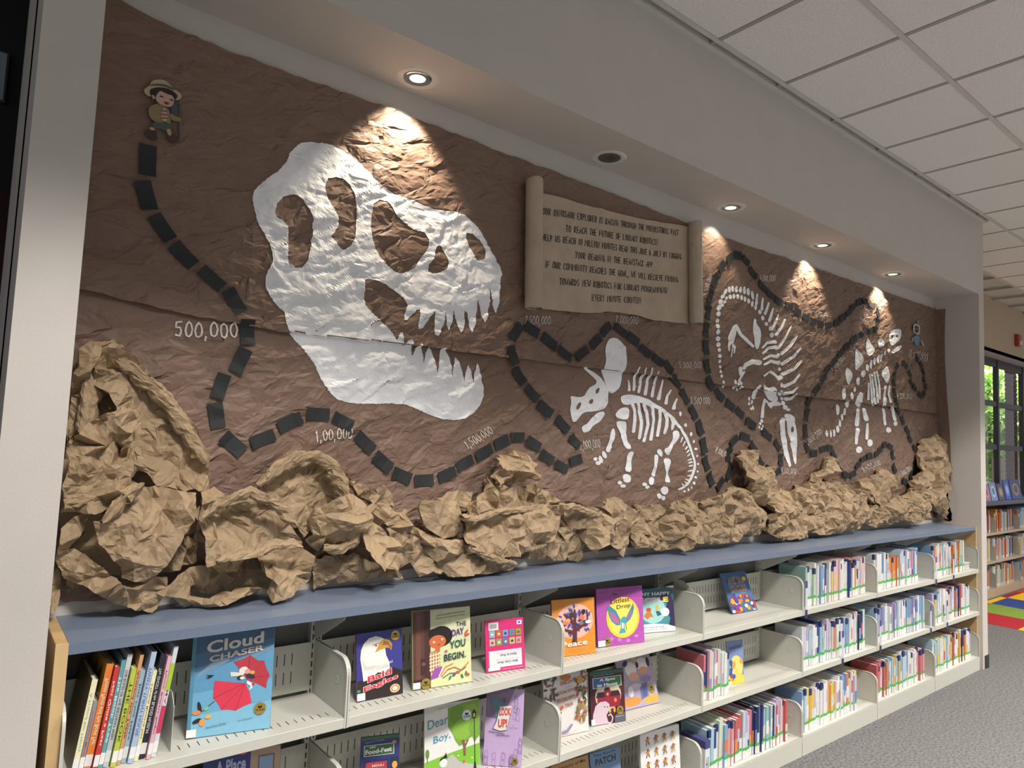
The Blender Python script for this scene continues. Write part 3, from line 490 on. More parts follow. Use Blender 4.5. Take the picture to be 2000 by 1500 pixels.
# cut-out figures taped to the mural
def cut(name, root, items, cx, oy, s, y0, off):
    for k, (nm, P, c) in enumerate(items):
        Q = [(at(cx+s*x, oy+s*y, 'y', y0)) for x, y in smoothp(P, 1)]; mb = MB()
        F = tessellate_polygon([[Vector((q[0], q[2], 0)) for q in Q]]); yy = y0-.0007*(k+1)
        mb.add([(q[0], yy, q[2]) for q in Q], F, cm(c)); n = len(Q)
        mb.add([(q[0], yy, q[2]) for q in Q]+[(q[0], yy+.0012, q[2]) for q in Q], [(i, (i+1) % n, n+(i+1) % n, n+i) for i in range(n)], cm(c))
        mb.make(nm, root, off=off)
o_ = np.array([.318, .296, 2.6]); t = empty('explorer_cutout', o_, label='small paper cut-out of a smiling explorer in a straw hat at the trail start', cat='cutout')
cut('explorer', t, [('backpack',[(820,720),(870,600),(960,620),(1010,740),(980,880),(840,830)],'#4a5252'),('staff',[(950,600),(975,600),(965,1000),(985,1250),(955,1250),(935,1000)],'#4b3a33'),
 ('boot',[(400,1080),(560,1090),(590,1200),(590,1290),(480,1270),(390,1190)],'#3b302b'),('boot',[(740,1130),(850,1150),(980,1240),(960,1290),(840,1330),(780,1270)],'#4a2f2a'),('shin',[(480,1040),(560,1075),(545,1110),(450,1090)],'#b99c86'),('shin',[(730,1070),(800,1065),(840,1160),(820,1200),(780,1190)],'#b99c86'),
 ('shorts',[(510,960),(640,970),(800,990),(830,1060),(700,1120),(640,1070),(560,1090),(500,1040)],'#4c5a50'),('jacket',[(430,770),(470,690),(600,640),(720,700),(800,760),(820,960),(800,1010),(740,960),(640,980),(580,975),(460,900)],'#8f7c5a'),('sleeve',[(800,800),(900,870),(990,890),(990,960),(940,960),(820,930)],'#8f7c5a'),
 ('shirt',[(670,720),(740,740),(770,960),(650,940)],'#c9a9a0'),('shirt_stripe',[(665,760),(745,775),(750,800),(660,785)],'#9c5450'),('shirt_stripe',[(660,820),(755,835),(760,860),(655,850)],'#9c5450'),('shirt_stripe',[(655,885),(765,895),(765,920),(650,910)],'#9c5450'),
 ('hat',[(350,440),(370,400),(450,350),(490,260),(600,240),(720,255),(790,320),(850,400),(960,460),(1005,520),(990,580),(900,605),(800,560),(600,440),(470,540),(390,510)],'#b7a988'),('hat_band',[(460,330),(600,310),(760,335),(900,430),(830,420),(700,365),(560,350),(450,360)],'#5a5652'),
 ('hair',[(440,440),(500,390),(640,375),(800,410),(920,500),(930,550),(880,600),(840,560),(640,500),(560,520),(540,600),(470,520)],'#26211f'),('face',[(545,540),(630,430),(720,490),(860,530),(865,650),(840,700),(780,722),(660,690),(570,630)],'#c8a592'),('ear',[(475,520),(510,510),(545,550),(540,590),(500,580)],'#b8957f'),
 ('eye',[(615,540),(650,520),(690,560),(680,570),(650,540),(625,555)],'#2b211e'),('eye',[(790,590),(820,580),(850,610),(840,622),(815,598),(798,602)],'#2b211e'),('mouth',[(680,620),(740,640),(780,650),(775,680),(720,680)],'#6e3128')], 240, 130, .1133, .297, o_)
o_ = np.array([6.0, .296, 2.66]); t = empty('robot_cutout', o_, label='small paper cut-out of a white and blue robot at the trail end', cat='cutout')
cut('robot', t, [('antenna',[(605,290),(630,290),(622,380),(605,380)],'#9aa0a8'),('head',[(510,380),(560,370),(630,400),(650,440),(650,600),(600,620),(520,590),(490,520)],'#b9b6b2'),('visor',[(525,420),(580,415),(625,440),(622,560),(590,585),(535,570)],'#3a3d3c'),('eye',[(545,480),(565,475),(565,500),(545,500)],'#9aa'),('eye',[(585,485),(605,485),(605,510),(588,508)],'#9aa'),('body',[(520,640),(600,640),(640,700),(630,780),(590,870),(560,870),(510,780),(500,690)],'#6f87a8'),('arm',[(500,670),(470,700),(465,760),(490,790),(485,720)],'#b8b4b4'),('arm',[(650,720),(700,780),(730,860),(715,890),(690,810)],'#c4bfbd')] if 0 else
 [('antenna',[(605,290),(630,290),(622,380),(605,380)],'#9aa0a8'),('head',[(510,380),(560,370),(630,400),(650,440),(650,600),(600,620),(520,590),(490,520)],'#b9b6b2'),('visor',[(525,420),(580,415),(625,440),(622,560),(590,585),(535,570)],'#3a3d3c'),('eye',[(545,480),(565,475),(565,500),(545,500)],'#99aaaa'),('eye',[(585,485),(605,485),(605,510),(588,508)],'#99aaaa'),('body',[(520,640),(600,640),(640,700),(630,780),(590,870),(560,870),(510,780),(500,690)],'#6f87a8'),('arm',[(500,670),(470,700),(465,760),(490,790),(485,720)],'#b8b4b4'),('arm',[(650,720),(700,780),(730,860),(715,890),(690,810)],'#c4bfbd')], 1740, 600, .0867, .297, o_)

# ------------------------------------------------------------------ countertop, end panels, shelving
BW = .914; Z3, Z2, Z1 = .785, .452, .100; BX = [.157, .914, 1.828, 2.742, 3.656, 4.570, 5.484, 6.370]
ct = empty('countertop', (.157, .018, ZC), label='long slate-blue laminate countertop running over the low bookcase', cat='countertop')
for a, b in ((.157, 3.275), (3.276, 6.370)):
    mb = MB().box((a, .018, ZC-.028), (b, YB-.002, ZC), m_blue); mb.box((a, .0165, ZC-.028), (b, .018, ZC-.0006), m_edge); mb.make('laminate_slab', ct, off=ct.location)
for x, lb, w in ((.129, 'maple end panel at the left end of the bookcase', .0275), (6.3705, 'maple end panel at the right end of the bookcase', .0275)):
    t = empty('end_panel', (x, .018, 0), label=lb, cat='panel')
    MB().box((0, 0, 0), (w, .28, ZC+.001), m_oak, .0015).make('board', t)
    MB().box((-.0003, -.0012, 0), (w+.0003, .0, ZC+.0005), mk('maple_edge', '#cfb07f', .4, 14, .08)).make('edge_band', t)
BN = ['first', 'second', 'third', 'fourth', 'fifth', 'sixth', 'seventh']
BL = ['leftmost bay of the grey metal bookcase, with leaning picture books', 'second bay of the grey metal bookcase, with the eagle book on top', 'third bay of the grey metal bookcase, with orange and pink display books', 'fourth bay of the grey metal bookcase, upper shelves nearly empty', 'fifth bay of the grey metal bookcase, all three shelves packed', 'sixth bay of the grey metal bookcase, with a run of orange spines', 'last bay of the grey metal bookcase, beside the right pilaster']
def bracket(parent, x, zt, off, h=.19):
    P = [(.0, zt-.03), (.268, zt-.03), (.268, zt+h-.015), (.05, zt+h-.012)]
    P += [(.05-.05*math.sin(a), zt+h-.012-.05+.05*math.cos(a)) for a in [math.pi/2*k/7 for k in range(1, 8)]]
    mb = MB().prism(P, 'x', x, x+.0022, m_metal)
    # rolled front lip
    L = P[4:][::-1]
    c = [(0, zt-.03)]+[p for p in L]+[(.05, zt+h-.012), (.11, zt+h-.0125)]
    V = []; 
    for (y, z) in c: V += [(x-.0028, y-.0012, z), (x+.005, y-.0012, z), (x+.005, y+.004, z-.002), (x-.0028, y+.004, z-.002)]
    F = [(4*i+k, 4*i+(k+1) % 4, 4*i+4+(k+1) % 4, 4*i+4+k) for i in range(len(c)-1) for k in range(4)]+[(0, 1, 2, 3)]
    mb.add(V, F, m_metal); b = mb.make('end_bracket', parent, off=off)
    for sx in (-1, 1):
        V = []; n = 16
        for r, d in ((.013, .0002), (.011, .0016), (.008, .0012), (.004, -.001)):
            V += [(x+.0011+sx*(.0011+d), .075+r*math.cos(2*math.pi*i/n), zt+h-.095+r*math.sin(2*math.pi*i/n)) for i in range(n)]
        b2 = MB().add(V, [(k*n+i, k*n+(i+1) % n, (k+1)*n+(i+1) % n, (k+1)*n+i) for k in range(3) for i in range(n)]+[tuple(range(3*n, 4*n))], m_metal)
        b2.make('dimple', b, off=off, smooth=True)
for n in range(7):
    x0, x1 = BX[n]+.002, BX[n+1]-.002; O = (x0, 0, 0)
    t = empty('shelving_bay', O, label=BL[n], cat='bookcase')
    MB().box((x0-.002, .290, .02), (x1+.002, .296, ZC-.03), mk('back_sheet', '#6d6c64', .7)).make('back_sheet', t, off=O)
    # slotted uprights
    for xx in ([x0+.001] if n else [])+[x1-.018]:
        mb = MB().box((xx, .262, .0), (xx+.017, .289, ZC-.03), m_metal)
        for k in range(34): mb.box((xx+.006, .2612, .06+k*.03), (xx+.0105, .262, .078+k*.03), m_slot)
        mb.make('upright', t, off=O)
    # canopy brackets under the counter
    MB().prism([(.03, ZC-.029), (.262, ZC-.029), (.262, ZC-.15), (.24, ZC-.15), (.04, ZC-.045)], 'x', x1-.006, x1-.004, m_metal).make('canopy_bracket', t, off=O)
    for zt in (Z3, Z2, Z1):
        base = zt == Z1
        mb = MB().box((x0+.003, .004, zt-.0018), (x1-.003, .262, zt), m_metal)
        if base: mb.box((x0+.001, -.0005, .0), (x1-.001, .006, zt), m_metal)
        else: mb.box((x0+.003, .0, zt-.03), (x1-.003, .005, zt), m_metal, .001).box((x0+.003, .005, zt-.03), (x1-.003, .02, zt-.028), m_metal)
        sh = mb.make('shelf', t, off=O)
        mb = MB(); k = x0+.03
        while k < x1-.03:
            mb.add([(k, .045, zt+.0004), (k+.0026, .045, zt+.0004), (k+.0026, .075, zt+.0004), (k, .075, zt+.0004)], [(0, 1, 2, 3)], m_slot); k += .0254
        mb.make('slots', sh, off=O, kind='stuff')
        mb = MB().box((x0+.01, .256, zt+.012), (x1-.018, .260, zt+.17), m_metal)
        k = x0+.06
        while k < x1-.06:
            for z in (zt+.045, zt+.105): mb.box((k, .2552, z), (k+.0026, .256, z+.038), m_slot)
            k += .0254
        mb.make('back_rail', sh, off=O)
        bracket(sh, x0-.0003, zt, O); bracket(sh, x1-.0022, zt, O)

# ------------------------------------------------------------------ face-out display books
GOLD = '#b39a4a'
_tx = {}
def textmesh(s, bold=0):
    if (s, bold) in _tx: return _tx[(s, bold)]
    c = bpy.data.curves.new('t', 'FONT'); c.body = s; c.fill_mode = 'FRONT'; c.resolution_u = 3; c.offset = bold; c.space_character = 1.02
    o = bpy.data.objects.new('t', c); COL.objects.link(o); bpy.context.view_layer.update()
    me = bpy.data.meshes.new_from_object(o); V = [tuple(v.co) for v in me.vertices]; F = [tuple(p.vertices) for p in me.polygons]
    bpy.data.objects.remove(o); bpy.data.meshes.remove(me); V = np.array(V); lo = V.min(0); hi = V.max(0)
    V = (V-lo)/np.maximum(hi-lo, 1e-6); _tx[(s, bold)] = (V[:, :2], F); return _tx[(s, bold)]
def book(name, label, BLp, BRp, zs, h=None, TLz=None, lean=8, T=.012, cover='#888888', art=(), spine=None, ylim=(.03, .24), group=None, loc=None):
    """BLp/BRp: photo positions of the front bottom corners on the shelf; or loc=((x,y),(x,y))"""
    if loc: A, B = (np.array([*q, zs]) for q in loc)
    else: A = at(*BLp, 'z', zs); B = at(*BRp, 'z', zs)
    for q in (A, B): q[1] = min(max(q[1], ylim[0]), ylim[1])
    w = float(np.hypot(*(B-A)[:2])); u = (B-A)/w; n = np.array([-u[1], u[0], 0]); L = math.radians(lean)
    up = math.cos(L)*np.array([0, 0, 1])+math.sin(L)*n; dp = np.cross(up, u)*-1
    dp = math.cos(L)*n-math.sin(L)*np.array([0, 0, 1])
    base = A+np.array([0, 0, T*math.sin(L)+.0006])
    root = bpy.data.objects.new(name, None); COL.objects.link(root); root.empty_display_size = .02
    M = Matrix.Identity(4)
    for i in range(3): M[i][0], M[i][1], M[i][2], M[i][3] = u[i], dp[i], up[i], base[i]
    root.matrix_world = M; tag(root, label, 'book', group)
    cv = cm(cover); e = .003
    MB().box((0, 0, 0), (w, .0016, h), cv).box((0, T-.0016, 0), (w, T, h), cv).box((0, .0016, 0), (.0018, T-.0016, h), cm(spine or cover)).make('cover', root)
    MB().box((.0018, .0018, e), (w-e, T-.0018, h-e), m_page).make('page_block', root)
    A1 = MB(); A2 = MB(); k = 0
    for it in art:
        k += 1; y = -.0003-.00008*k; kind = it[0]
        if kind in ('poly', 'ell', 'rect', 'line'):
            if kind == 'poly': P = it[1]
            elif kind == 'rect': a, b, c, d = it[1]; P = [(a, b), (c, b), (c, d), (a, d)]
            elif kind == 'ell': 
                cx, cy, rx, ry = it[1][:4]; an = it[1][4] if len(it[1]) > 4 else 0; asp = h/w
                P = [(cx+(p[0]), cy+(p[1])/asp) for p in ell(0, 0, rx, ry*asp, an, 20)]
            if kind == 'line':
                pts = [(p[0]*w, p[1]*h) for p in it[1]]; wd = it[3]*w
                for a, b in zip(pts[:-1], pts[1:]):
                    a = np.array(a); b = np.array(b); d = b-a; Ld = np.hypot(*d)
                    if Ld < 1e-6: continue
                    d /= Ld; nn = np.array([-d[1], d[0]])*wd/2; a = a-d*wd*.3; b = b+d*wd*.3
                    A1.add([(q[0], y, q[1]) for q in (a+nn, a-nn, b-nn, b+nn)], [(0, 1, 2, 3)], cm(it[2]))
                continue
            Q = [(min(max(p[0], .004), .996)*w, min(max(p[1], .003), .997)*h) for p in P]
            F = tessellate_polygon([[Vector((q[0], q[1], 0)) for q in Q]])
            A1.add([(q[0], y, q[1]) for q in Q], F, cm(it[2]))
        elif kind == 'text':
            A2 = MB(); _, s, (a, b, c, d), colr = it[:4]; sl = it[4] if len(it) > 4 else 0; bo = it[5] if len(it) > 5 else .015
            V, F = textmesh(s, bo); A2.add([((a+(c-a)*v[0])*w, y, (b+(d-b)*v[1]+sl*v[0])*h) for v in V], F, cm(colr)); A2.make('cover_lettering', root)
        elif kind == 'seal':
            cx, cy, r = it[1]; gc = it[2] if len(it) > 2 else GOLD; mb = MB(); n_ = 24
            mb.add([(cx*w+r*w*math.cos(2*math.pi*i/n_), y-.0003, cy*h+r*w*math.sin(2*math.pi*i/n_)) for i in range(n_)], [tuple(range(n_))], mk('foil_'+gc[1:], gc, .25, 60, .1, metal=.5 if gc == GOLD else 0))
            V, F = textmesh('Vox Books', .02); mb.add([(cx*w+(v[0]-.5)*1.5*r*w, y-.0005, cy*h+(v[1]-.9)*.45*r*w) for v in V], F, cm('#26241c'))
            mb.add([(cx*w+a*r*w, y-.0005, cy*h+b*r*w) for a, b in ((-.35, .1), (0, .02), (.35, .1), (.35, .5), (0, .42), (-.35, .5))], [tuple(range(6))], cm('#26241c'))
            mb.make('award_sticker', root)
        elif kind == 'label':
            a, b, c, d = it[1]; MB().box((a*w, y-.0004, b*h), (c*w, y, d*h), cm('#e6e6e2')).make('call_label', root)
    if A1.v: A1.make('cover_art', root)
    return root
def leaf(x, y, a, s=.05, c='#3b3f94', asp=.45): return ('ell', (x, y, s, s*asp, a), c)
R_ = random.Random(3)
# Cloud Chaser
book('picture_book', 'blue picture book Cloud Chaser with two red umbrellas, far left display', (363, 1445), (527, 1423), Z3, h=.284, lean=5, T=.014, cover='#5d95b8', spine='#4c86a4', art=[
 ('poly', [(0,0),(1,0),(1,.28),(0,.2)], '#7fb6cf'), ('poly', [(0,.2),(1,.28),(1,.5),(0,.42)], '#6ba6c6'), ('poly', [(0,.62),(.3,.66),(1,.84),(1,1),(0,1)], '#4c7293'), ('poly', [(0,.8),(1,.9),(1,1),(0,1)], '#42637f'),
 ('poly', [(.05,.56),(.2,.63),(.4,.69),(.46,.72),(.4,.75),(.26,.72),(.1,.62)], '#7d9ab0'), ('poly', [(.5,.72),(.75,.76),(1,.84),(1,.8),(.75,.72)], '#6f8ea6'), ('rect', (0,0,.045,1), '#4f88a2'),
 ('poly', [(.50,.70),(.60,.71),(.70,.75),(.80,.69),(.88,.68),(.92,.59),(.96,.53),(.93,.46),(.925,.40),(.80,.46),(.68,.51),(.60,.60)], '#b23a44'), ('line', [(.7,.75),(.68,.51)], '#7a2630', .006), ('line', [(.88,.68),(.7,.53)], '#8f2c36', .005), ('line', [(.96,.53),(.72,.52)], '#8f2c36', .005),
 ('poly', [(.29,.53),(.48,.50),(.66,.475),(.72,.38),(.755,.275),(.66,.25),(.56,.215),(.47,.235),(.39,.24),(.34,.31),(.285,.36),(.28,.44)], '#d23a50'), ('line', [(.66,.475),(.56,.215)], '#9c2a3c', .006), ('line', [(.66,.475),(.39,.24)], '#9c2a3c', .006), ('line', [(.66,.475),(.285,.36)], '#9c2a3c', .006), ('line', [(.3,.33),(.12,.22)], '#262626', .008),
 ('poly', [(.47,.60),(.56,.59),(.64,.58),(.63,.55),(.48,.555)], '#ded6c4'), ('ell', (.63,.605,.055,.035,10), '#e2ddd4'), ('ell', (.68,.59,.035,.025), '#d99b8c'), ('ell', (.60,.535,.045,.022), '#2b2b33'), ('ell', (.62,.53,.03,.016), '#e5dcd0'), ('ell', (.74,.575,.03,.02), '#e0a050'), ('ell', (.72,.54,.06,.022,-20), '#2f3440'), ('poly', [(.68,.50),(.74,.47),(.75,.42),(.71,.40),(.73,.44),(.68,.47)], '#f0ece4'), ('ell', (.76,.46,.02,.012), '#c23a3a'),
 ('ell', (.13,.29,.022,.055,15), '#23262b'), ('ell', (.11,.16,.055,.02,20), '#23262b'), ('ell', (.10,.24,.05,.022), '#d98a4a'), ('ell', (.17,.14,.035,.035), '#dd9448'), ('ell', (.24,.19,.035,.02), '#e6b04c'), ('ell', (.21,.27,.03,.018,30), '#7fc08c'),
 ('poly', [(.17,.56),(.22,.58),(.17,.595),(.24,.59),(.28,.585),(.24,.57),(.20,.545),(.225,.57)], '#1f2228'),
 ('text', 'Cloud', (.17,.80,.86,.92), '#d8d4ca', .065, .03), ('text', 'CHASER', (.21,.715,.87,.775), '#d8c9b8', .075, .03), ('text', 'Anne-Fleur Drillon', (.22,.075,.46,.10), '#40687c', .02, 0), ('text', 'Eric Puybaret', (.60,.105,.78,.125), '#40687c', .012, 0),
 ('seal', (.86,.21,.075)), ('label', (-.002,.01,.11,.085))])
book('picture_book', 'Bald Eagles book with a white eagle head on deep blue', (697, 1373), (787, 1355), Z3, h=.213, lean=10, T=.009, cover='#3a3a86', spine='#b23a4c', art=[
 ('poly', [(0,0),(1,0),(1,.35),(.8,.42),(.6,.40),(.3,.35),(0,.2)], '#2c2320'), ('poly', [(.02,.3),(.0,.0),(.2,.0),(.2,.3)], '#332822'),
 ('poly', [(.08,.62),(.10,.75),(.16,.84),(.27,.91),(.42,.93),(.54,.90),(.62,.86),(.66,.80),(.62,.72),(.64,.62),(.70,.52),(.72,.42),(.60,.36),(.45,.38),(.3,.30),(.14,.28),(.12,.42)], '#e4e2dc'),
 ('poly', [(.12,.6),(.2,.5),(.5,.48),(.66,.5),(.7,.44),(.4,.42),(.16,.44)], '#d0ccc2'), ('poly', [(.52,.84),(.62,.87),(.72,.84),(.78,.77),(.76,.68),(.72,.72),(.66,.73),(.50,.71),(.40,.68),(.44,.74)], '#c98f3c'), ('poly', [(.60,.84),(.70,.82),(.76,.74),(.75,.7),(.68,.77),(.56,.78)], '#8c6a34'), ('ell', (.42,.785,.03,.018), '#c8a440'), ('ell', (.425,.785,.014,.009), '#151515'), ('line', [(.35,.80),(.5,.82)], '#5a4a38', .012),
 ('text', 'NORTH AMERICAN ANIMALS', (.16,.385,.78,.42), '#e9e6e4', .11, .02), ('text', 'Bald', (.22,.245,.76,.345), '#f0dfe0', .075, .07), ('text', 'Bald', (.23,.25,.75,.34), '#c8283c', .075, .03), ('text', 'Eagles', (.13,.10,.90,.20), '#f0dfe0', .12, .07), ('text', 'Eagles', (.14,.105,.89,.195), '#c8283c', .12, .03),
 ('ell', (.82,.10,.11,.065), '#d9c49a'), ('ell', (.82,.10,.085,.05), '#d06a3a'), ('ell', (.82,.10,.06,.035), '#eadfc6'), ('seal', (.85,.90,.10)), ('rect', (0,.0,.1,.1), '#2b2b2b'), ('label', (.0,.01,.17,.115)), ('rect', (0,.13,.07,.17), '#35a04c')])
book('picture_book', 'The Day You Begin, pale green picture book with a child by a door', (806, 1350), (921, 1332), Z3, h=.262, lean=9, T=.011, cover='#d3d8a2', spine='#7c9a3c', art=[
 ('rect', (.0,0,.30,1), '#5c3a32'), ('rect', (.06,0,.14,1), '#6b463c'), ('rect', (.2,0,.3,1), '#4a2c27'), ('rect', (.0,.0,.3,.12), '#38282a'), ('poly', [(.13,.17),(.23,.17),(.23,.38),(.13,.38)], '#3e2a28'), ('ell', (.18,.31,.035,.022), '#6f5046'),
 ('rect', (.3,.55,1,1), '#cdd0a8'), ('ell', (.48,.64,.20,.135), '#211a1a'), ('ell', (.36,.68,.10,.07), '#211a1a'), ('ell', (.42,.575,.145,.085), '#c8683c'), ('poly', [(.38,.50),(.46,.50),(.46,.44),(.38,.44)], '#c8683c'), ('ell', (.36,.575,.022,.014), '#f4efe6'), ('ell', (.50,.60,.022,.014), '#f4efe6'), ('ell', (.365,.575,.008,.008), '#1a1a1a'), ('ell', (.505,.60,.008,.008), '#1a1a1a'), ('ell', (.44,.535,.03,.007), '#8a3a2a'),
 ('poly', [(.28,.44),(.38,.47),(.46,.42),(.46,.22),(.36,.18),(.28,.2)], '#b3814e')]+[('line', [(.28,.22+k*.045),(.46,.24+k*.045)], '#efe4cc', .014) for k in range(5)]+[('line', [(.30+k*.045,.2),(.30+k*.045,.44)], '#efe4cc', .012) for k in range(4)]+[
 ('poly', [(.28,.10),(.42,.12),(.50,.25),(.36,.24)], '#9a52a8'), ('poly', [(.42,.12),(.445,.13),(.52,.25),(.50,.25)], '#e9e4da')]+[
 ('line', [(.48,.12),(.58,.20),(.70,.22),(.82,.17),(.95,.26)], c, .012) for c in ('#cc4a3a',)]+[('line', [(.5,.1),(.62,.15),(.75,.14),(.9,.2)], '#3f6a4c', .012), ('line', [(.46,.14),(.55,.24),(.68,.27)], '#d8862e', .012)]+[leaf(.62+.07*k,.09+.03*(k%3),60-40*k,.035,['#3f7a6a','#7a4a8c','#cc5a3c','#3f6a4c'][k%4]) for k in range(5)]+[('ell', (.93,.10,.03,.02), '#c8522e'), leaf(.92,.66,50,.05,'#c8522e',.3), leaf(.93,.62,20,.05,'#c8522e',.3), ('ell', (.56,.44,.025,.015), '#b0568a'),
 ('text', 'JACQUELINE WOODSON', (.40,.905,.90,.925), '#3a3a34', .02, .01), ('text', 'Illustrated by RAFAEL LOPEZ', (.40,.865,.90,.885), '#3a3a34', .02, .01), ('text', 'THE', (.74,.75,.92,.81), '#3a3f44', .0, .02), ('text', 'DAY', (.66,.62,.88,.71), '#5a3a7a', .02, .03), ('text', 'YOU', (.62,.46,.90,.56), '#2f5a54', .02, .03), ('text', 'BEGIN.', (.52,.31,.90,.40), '#34424a', .02, .03),
 ('seal', (.21,.06,.08)), ('label', (0,.01,.12,.09))])
book('picture_book', 'hot pink paperback shown back cover out and upside down', (950, 1316), (1026, 1305), Z3, h=.188, lean=10, T=.006, cover='#cc2f6e', art=[
 ('rect', (.03,.02,.97,.42), '#d2357a')]+[('rect', (.08,.08,.92,.40), '#dcdad8'), ('rect', (.09,.80,.34,.95), '#d8d6d4')]+[('rect', (.12+.03*k,.83,.12+.03*k+.015,.92), '#3a3a3a') for k in range(6)]+[('rect', (.82,.87,.95,.95), '#d8e0ea'), ('ell', (.885,.91,.035,.02), '#2f5aa0')]+
 [('rect', (.10+.17*i,.50+.16*j,.24+.17*i,.63+.16*j), ['#b8b49a','#7aa05a','#3f7ab0','#c8b070','#c09a8c','#78b0c0','#b06a3a','#6a9ac0','#4a8aa0','#8a9a3a'][i+5*j]) for i in range(5) for j in range(2)]+[('ell', (.17+.17*i,.56+.16*j,.035,.025), ['#a03a3a','#e0d0b0','#d8c060','#3a3a5a','#c04a4a'][(i+j)%5]) for i in range(5) for j in range(2)]+
 [('text', 'Sam is Fun', (.78,.325,.36,.285), '#4a6a9a', 0, .02), ('text', 'Ben Can Run', (.80,.19,.28,.15), '#4a6a9a', 0, .02), ('text', 'Sam starts reading this fun story', (.84,.355,.24,.34), '#8a8a8a', 0, 0), ('text', 'Ben can run and jump in the field', (.84,.235,.24,.22), '#8a8a8a', 0, 0), ('text', 'Supersonic Phonics', (.94,.05,.40,.025), '#e8c8d8', 0, .01), ('label', (.04,.03,.34,.09))])
pl = []
for k in range(46):
    a = k*2.4; r = .10+.030*(k%10); pl.append(leaf(.53+r*math.cos(a), .60+r*.72*math.sin(a), math.degrees(a), .045, ['#4a4a9c', '#3b3f8c', '#5a5aa8'][k%3], .4))
book('picture_book', 'orange picture book Peace with a dark tree in a pink circle', None, None, Z3, h=.226, lean=7, T=.010, cover='#d98c34', spine='#4a5a8c', loc=((1.868, .10), (2.075, .058)), art=[('ell', (.53,.60,.43,.31), '#dfb3a4')]+pl+[
 ('poly', [(.47,.20),(.55,.20),(.56,.42),(.72,.50),(.90,.55),(.90,.58),(.70,.54),(.55,.48),(.55,.62),(.54,.80),(.50,.82),(.49,.62),(.36,.70),(.28,.76),(.26,.74),(.36,.64),(.47,.54),(.47,.44),(.30,.48),(.20,.58),(.17,.56),(.26,.46),(.46,.38)], '#5c2f38'), ('line', [(.80,.54),(.82,.66),(.80,.78)], '#5c2f38', .03), ('line', [(.2,.55),(.22,.64)], '#5c2f38', .02),
 ('ell', (.45,.72,.05,.05), '#3f3a34'), ('ell', (.72,.76,.045,.04), '#2f2a2a'), ('ell', (.68,.66,.06,.05), '#e0705a'), ('ell', (.36,.62,.05,.04), '#d8a05a'), ('ell', (.28,.58,.07,.03), '#e07a5a'), ('ell', (.24,.48,.04,.04), '#e0a04a'), ('ell', (.66,.56,.05,.04), '#8a7a5a'), ('ell', (.83,.57,.07,.03), '#ece6dc'), ('ell', (.47,.26,.025,.02), '#2a2a2a'),
 ('text', 'Peace', (.20,.155,.79,.25), '#ece6da', .02, .02), ('text', 'Miranda Paul and Baptiste Paul', (.30,.10,.72,.112), '#a8702c', .01, 0), ('text', 'Esteli Meza', (.36,.07,.68,.082), '#a8702c', .01, 0)])
sw = [('ell', (.1+.09*k, .06+.03*(k%3), .05, .03), ['#c07ac8', '#a850a4'][k%2]) for k in range(9)]
book('picture_book', 'purple picture book The Littlest Drop with a teal bird on a yellow oval', (1168, 1266), (1259, 1254), Z3, h=.244, lean=7, T=.012, cover='#b052a8', spine='#8a3c8c', art=[('rect', (0,.8,1,1), '#a24a9c')]+sw+[('ell', (.55,.47,.36,.36), '#ecc94a'), ('ell', (.55,.47,.31,.31), '#f2da62'),
 ('poly', [(.50,.42),(.40,.60),(.26,.70),(.22,.66),(.25,.52),(.30,.42),(.40,.34),(.48,.34)], '#3a8c98'), ('poly', [(.47,.42),(.38,.54),(.27,.60),(.28,.50),(.33,.42),(.42,.36)], '#a86aa8'), ('line', [(.3,.5),(.45,.38)], '#d8607a', .02), ('poly', [(.60,.44),(.70,.58),(.78,.70),(.80,.62),(.76,.50),(.70,.42),(.62,.37)], '#3a8c98'), ('poly', [(.62,.44),(.7,.54),(.76,.6),(.73,.50),(.68,.42)], '#a86aa8'),
 ('ell', (.565,.42,.065,.06), '#4aa0b4'), ('poly', [(.50,.40),(.58,.38),(.57,.28),(.60,.20),(.44,.19),(.49,.28)], '#4aa0b4'), ('poly', [(.52,.38),(.56,.36),(.55,.28),(.51,.28)], '#e8eef0'), ('line', [(.60,.38),(.61,.25)], '#2a3a4a', .012),
 ('text', 'Sascha Alper', (.08,.925,.28,.94), '#4a2048', .01, 0), ('text', 'Jerry Pinkney', (.38,.935,.60,.95), '#4a2048', .01, 0), ('text', 'Brian Pinkney', (.66,.945,.92,.96), '#4a2048', .01, 0), ('text', 'The', (.34,.86,.46,.90), '#3a2a2a', .01, 0), ('text', 'Littlest', (.30,.72,.70,.80), '#3a2a2a', .02, .005), ('text', 'Drop', (.42,.60,.72,.69), '#3a2a2a', .02, .005), ('label', (0,.01,.15,.11)), ('seal', (.19,.08,.075))])
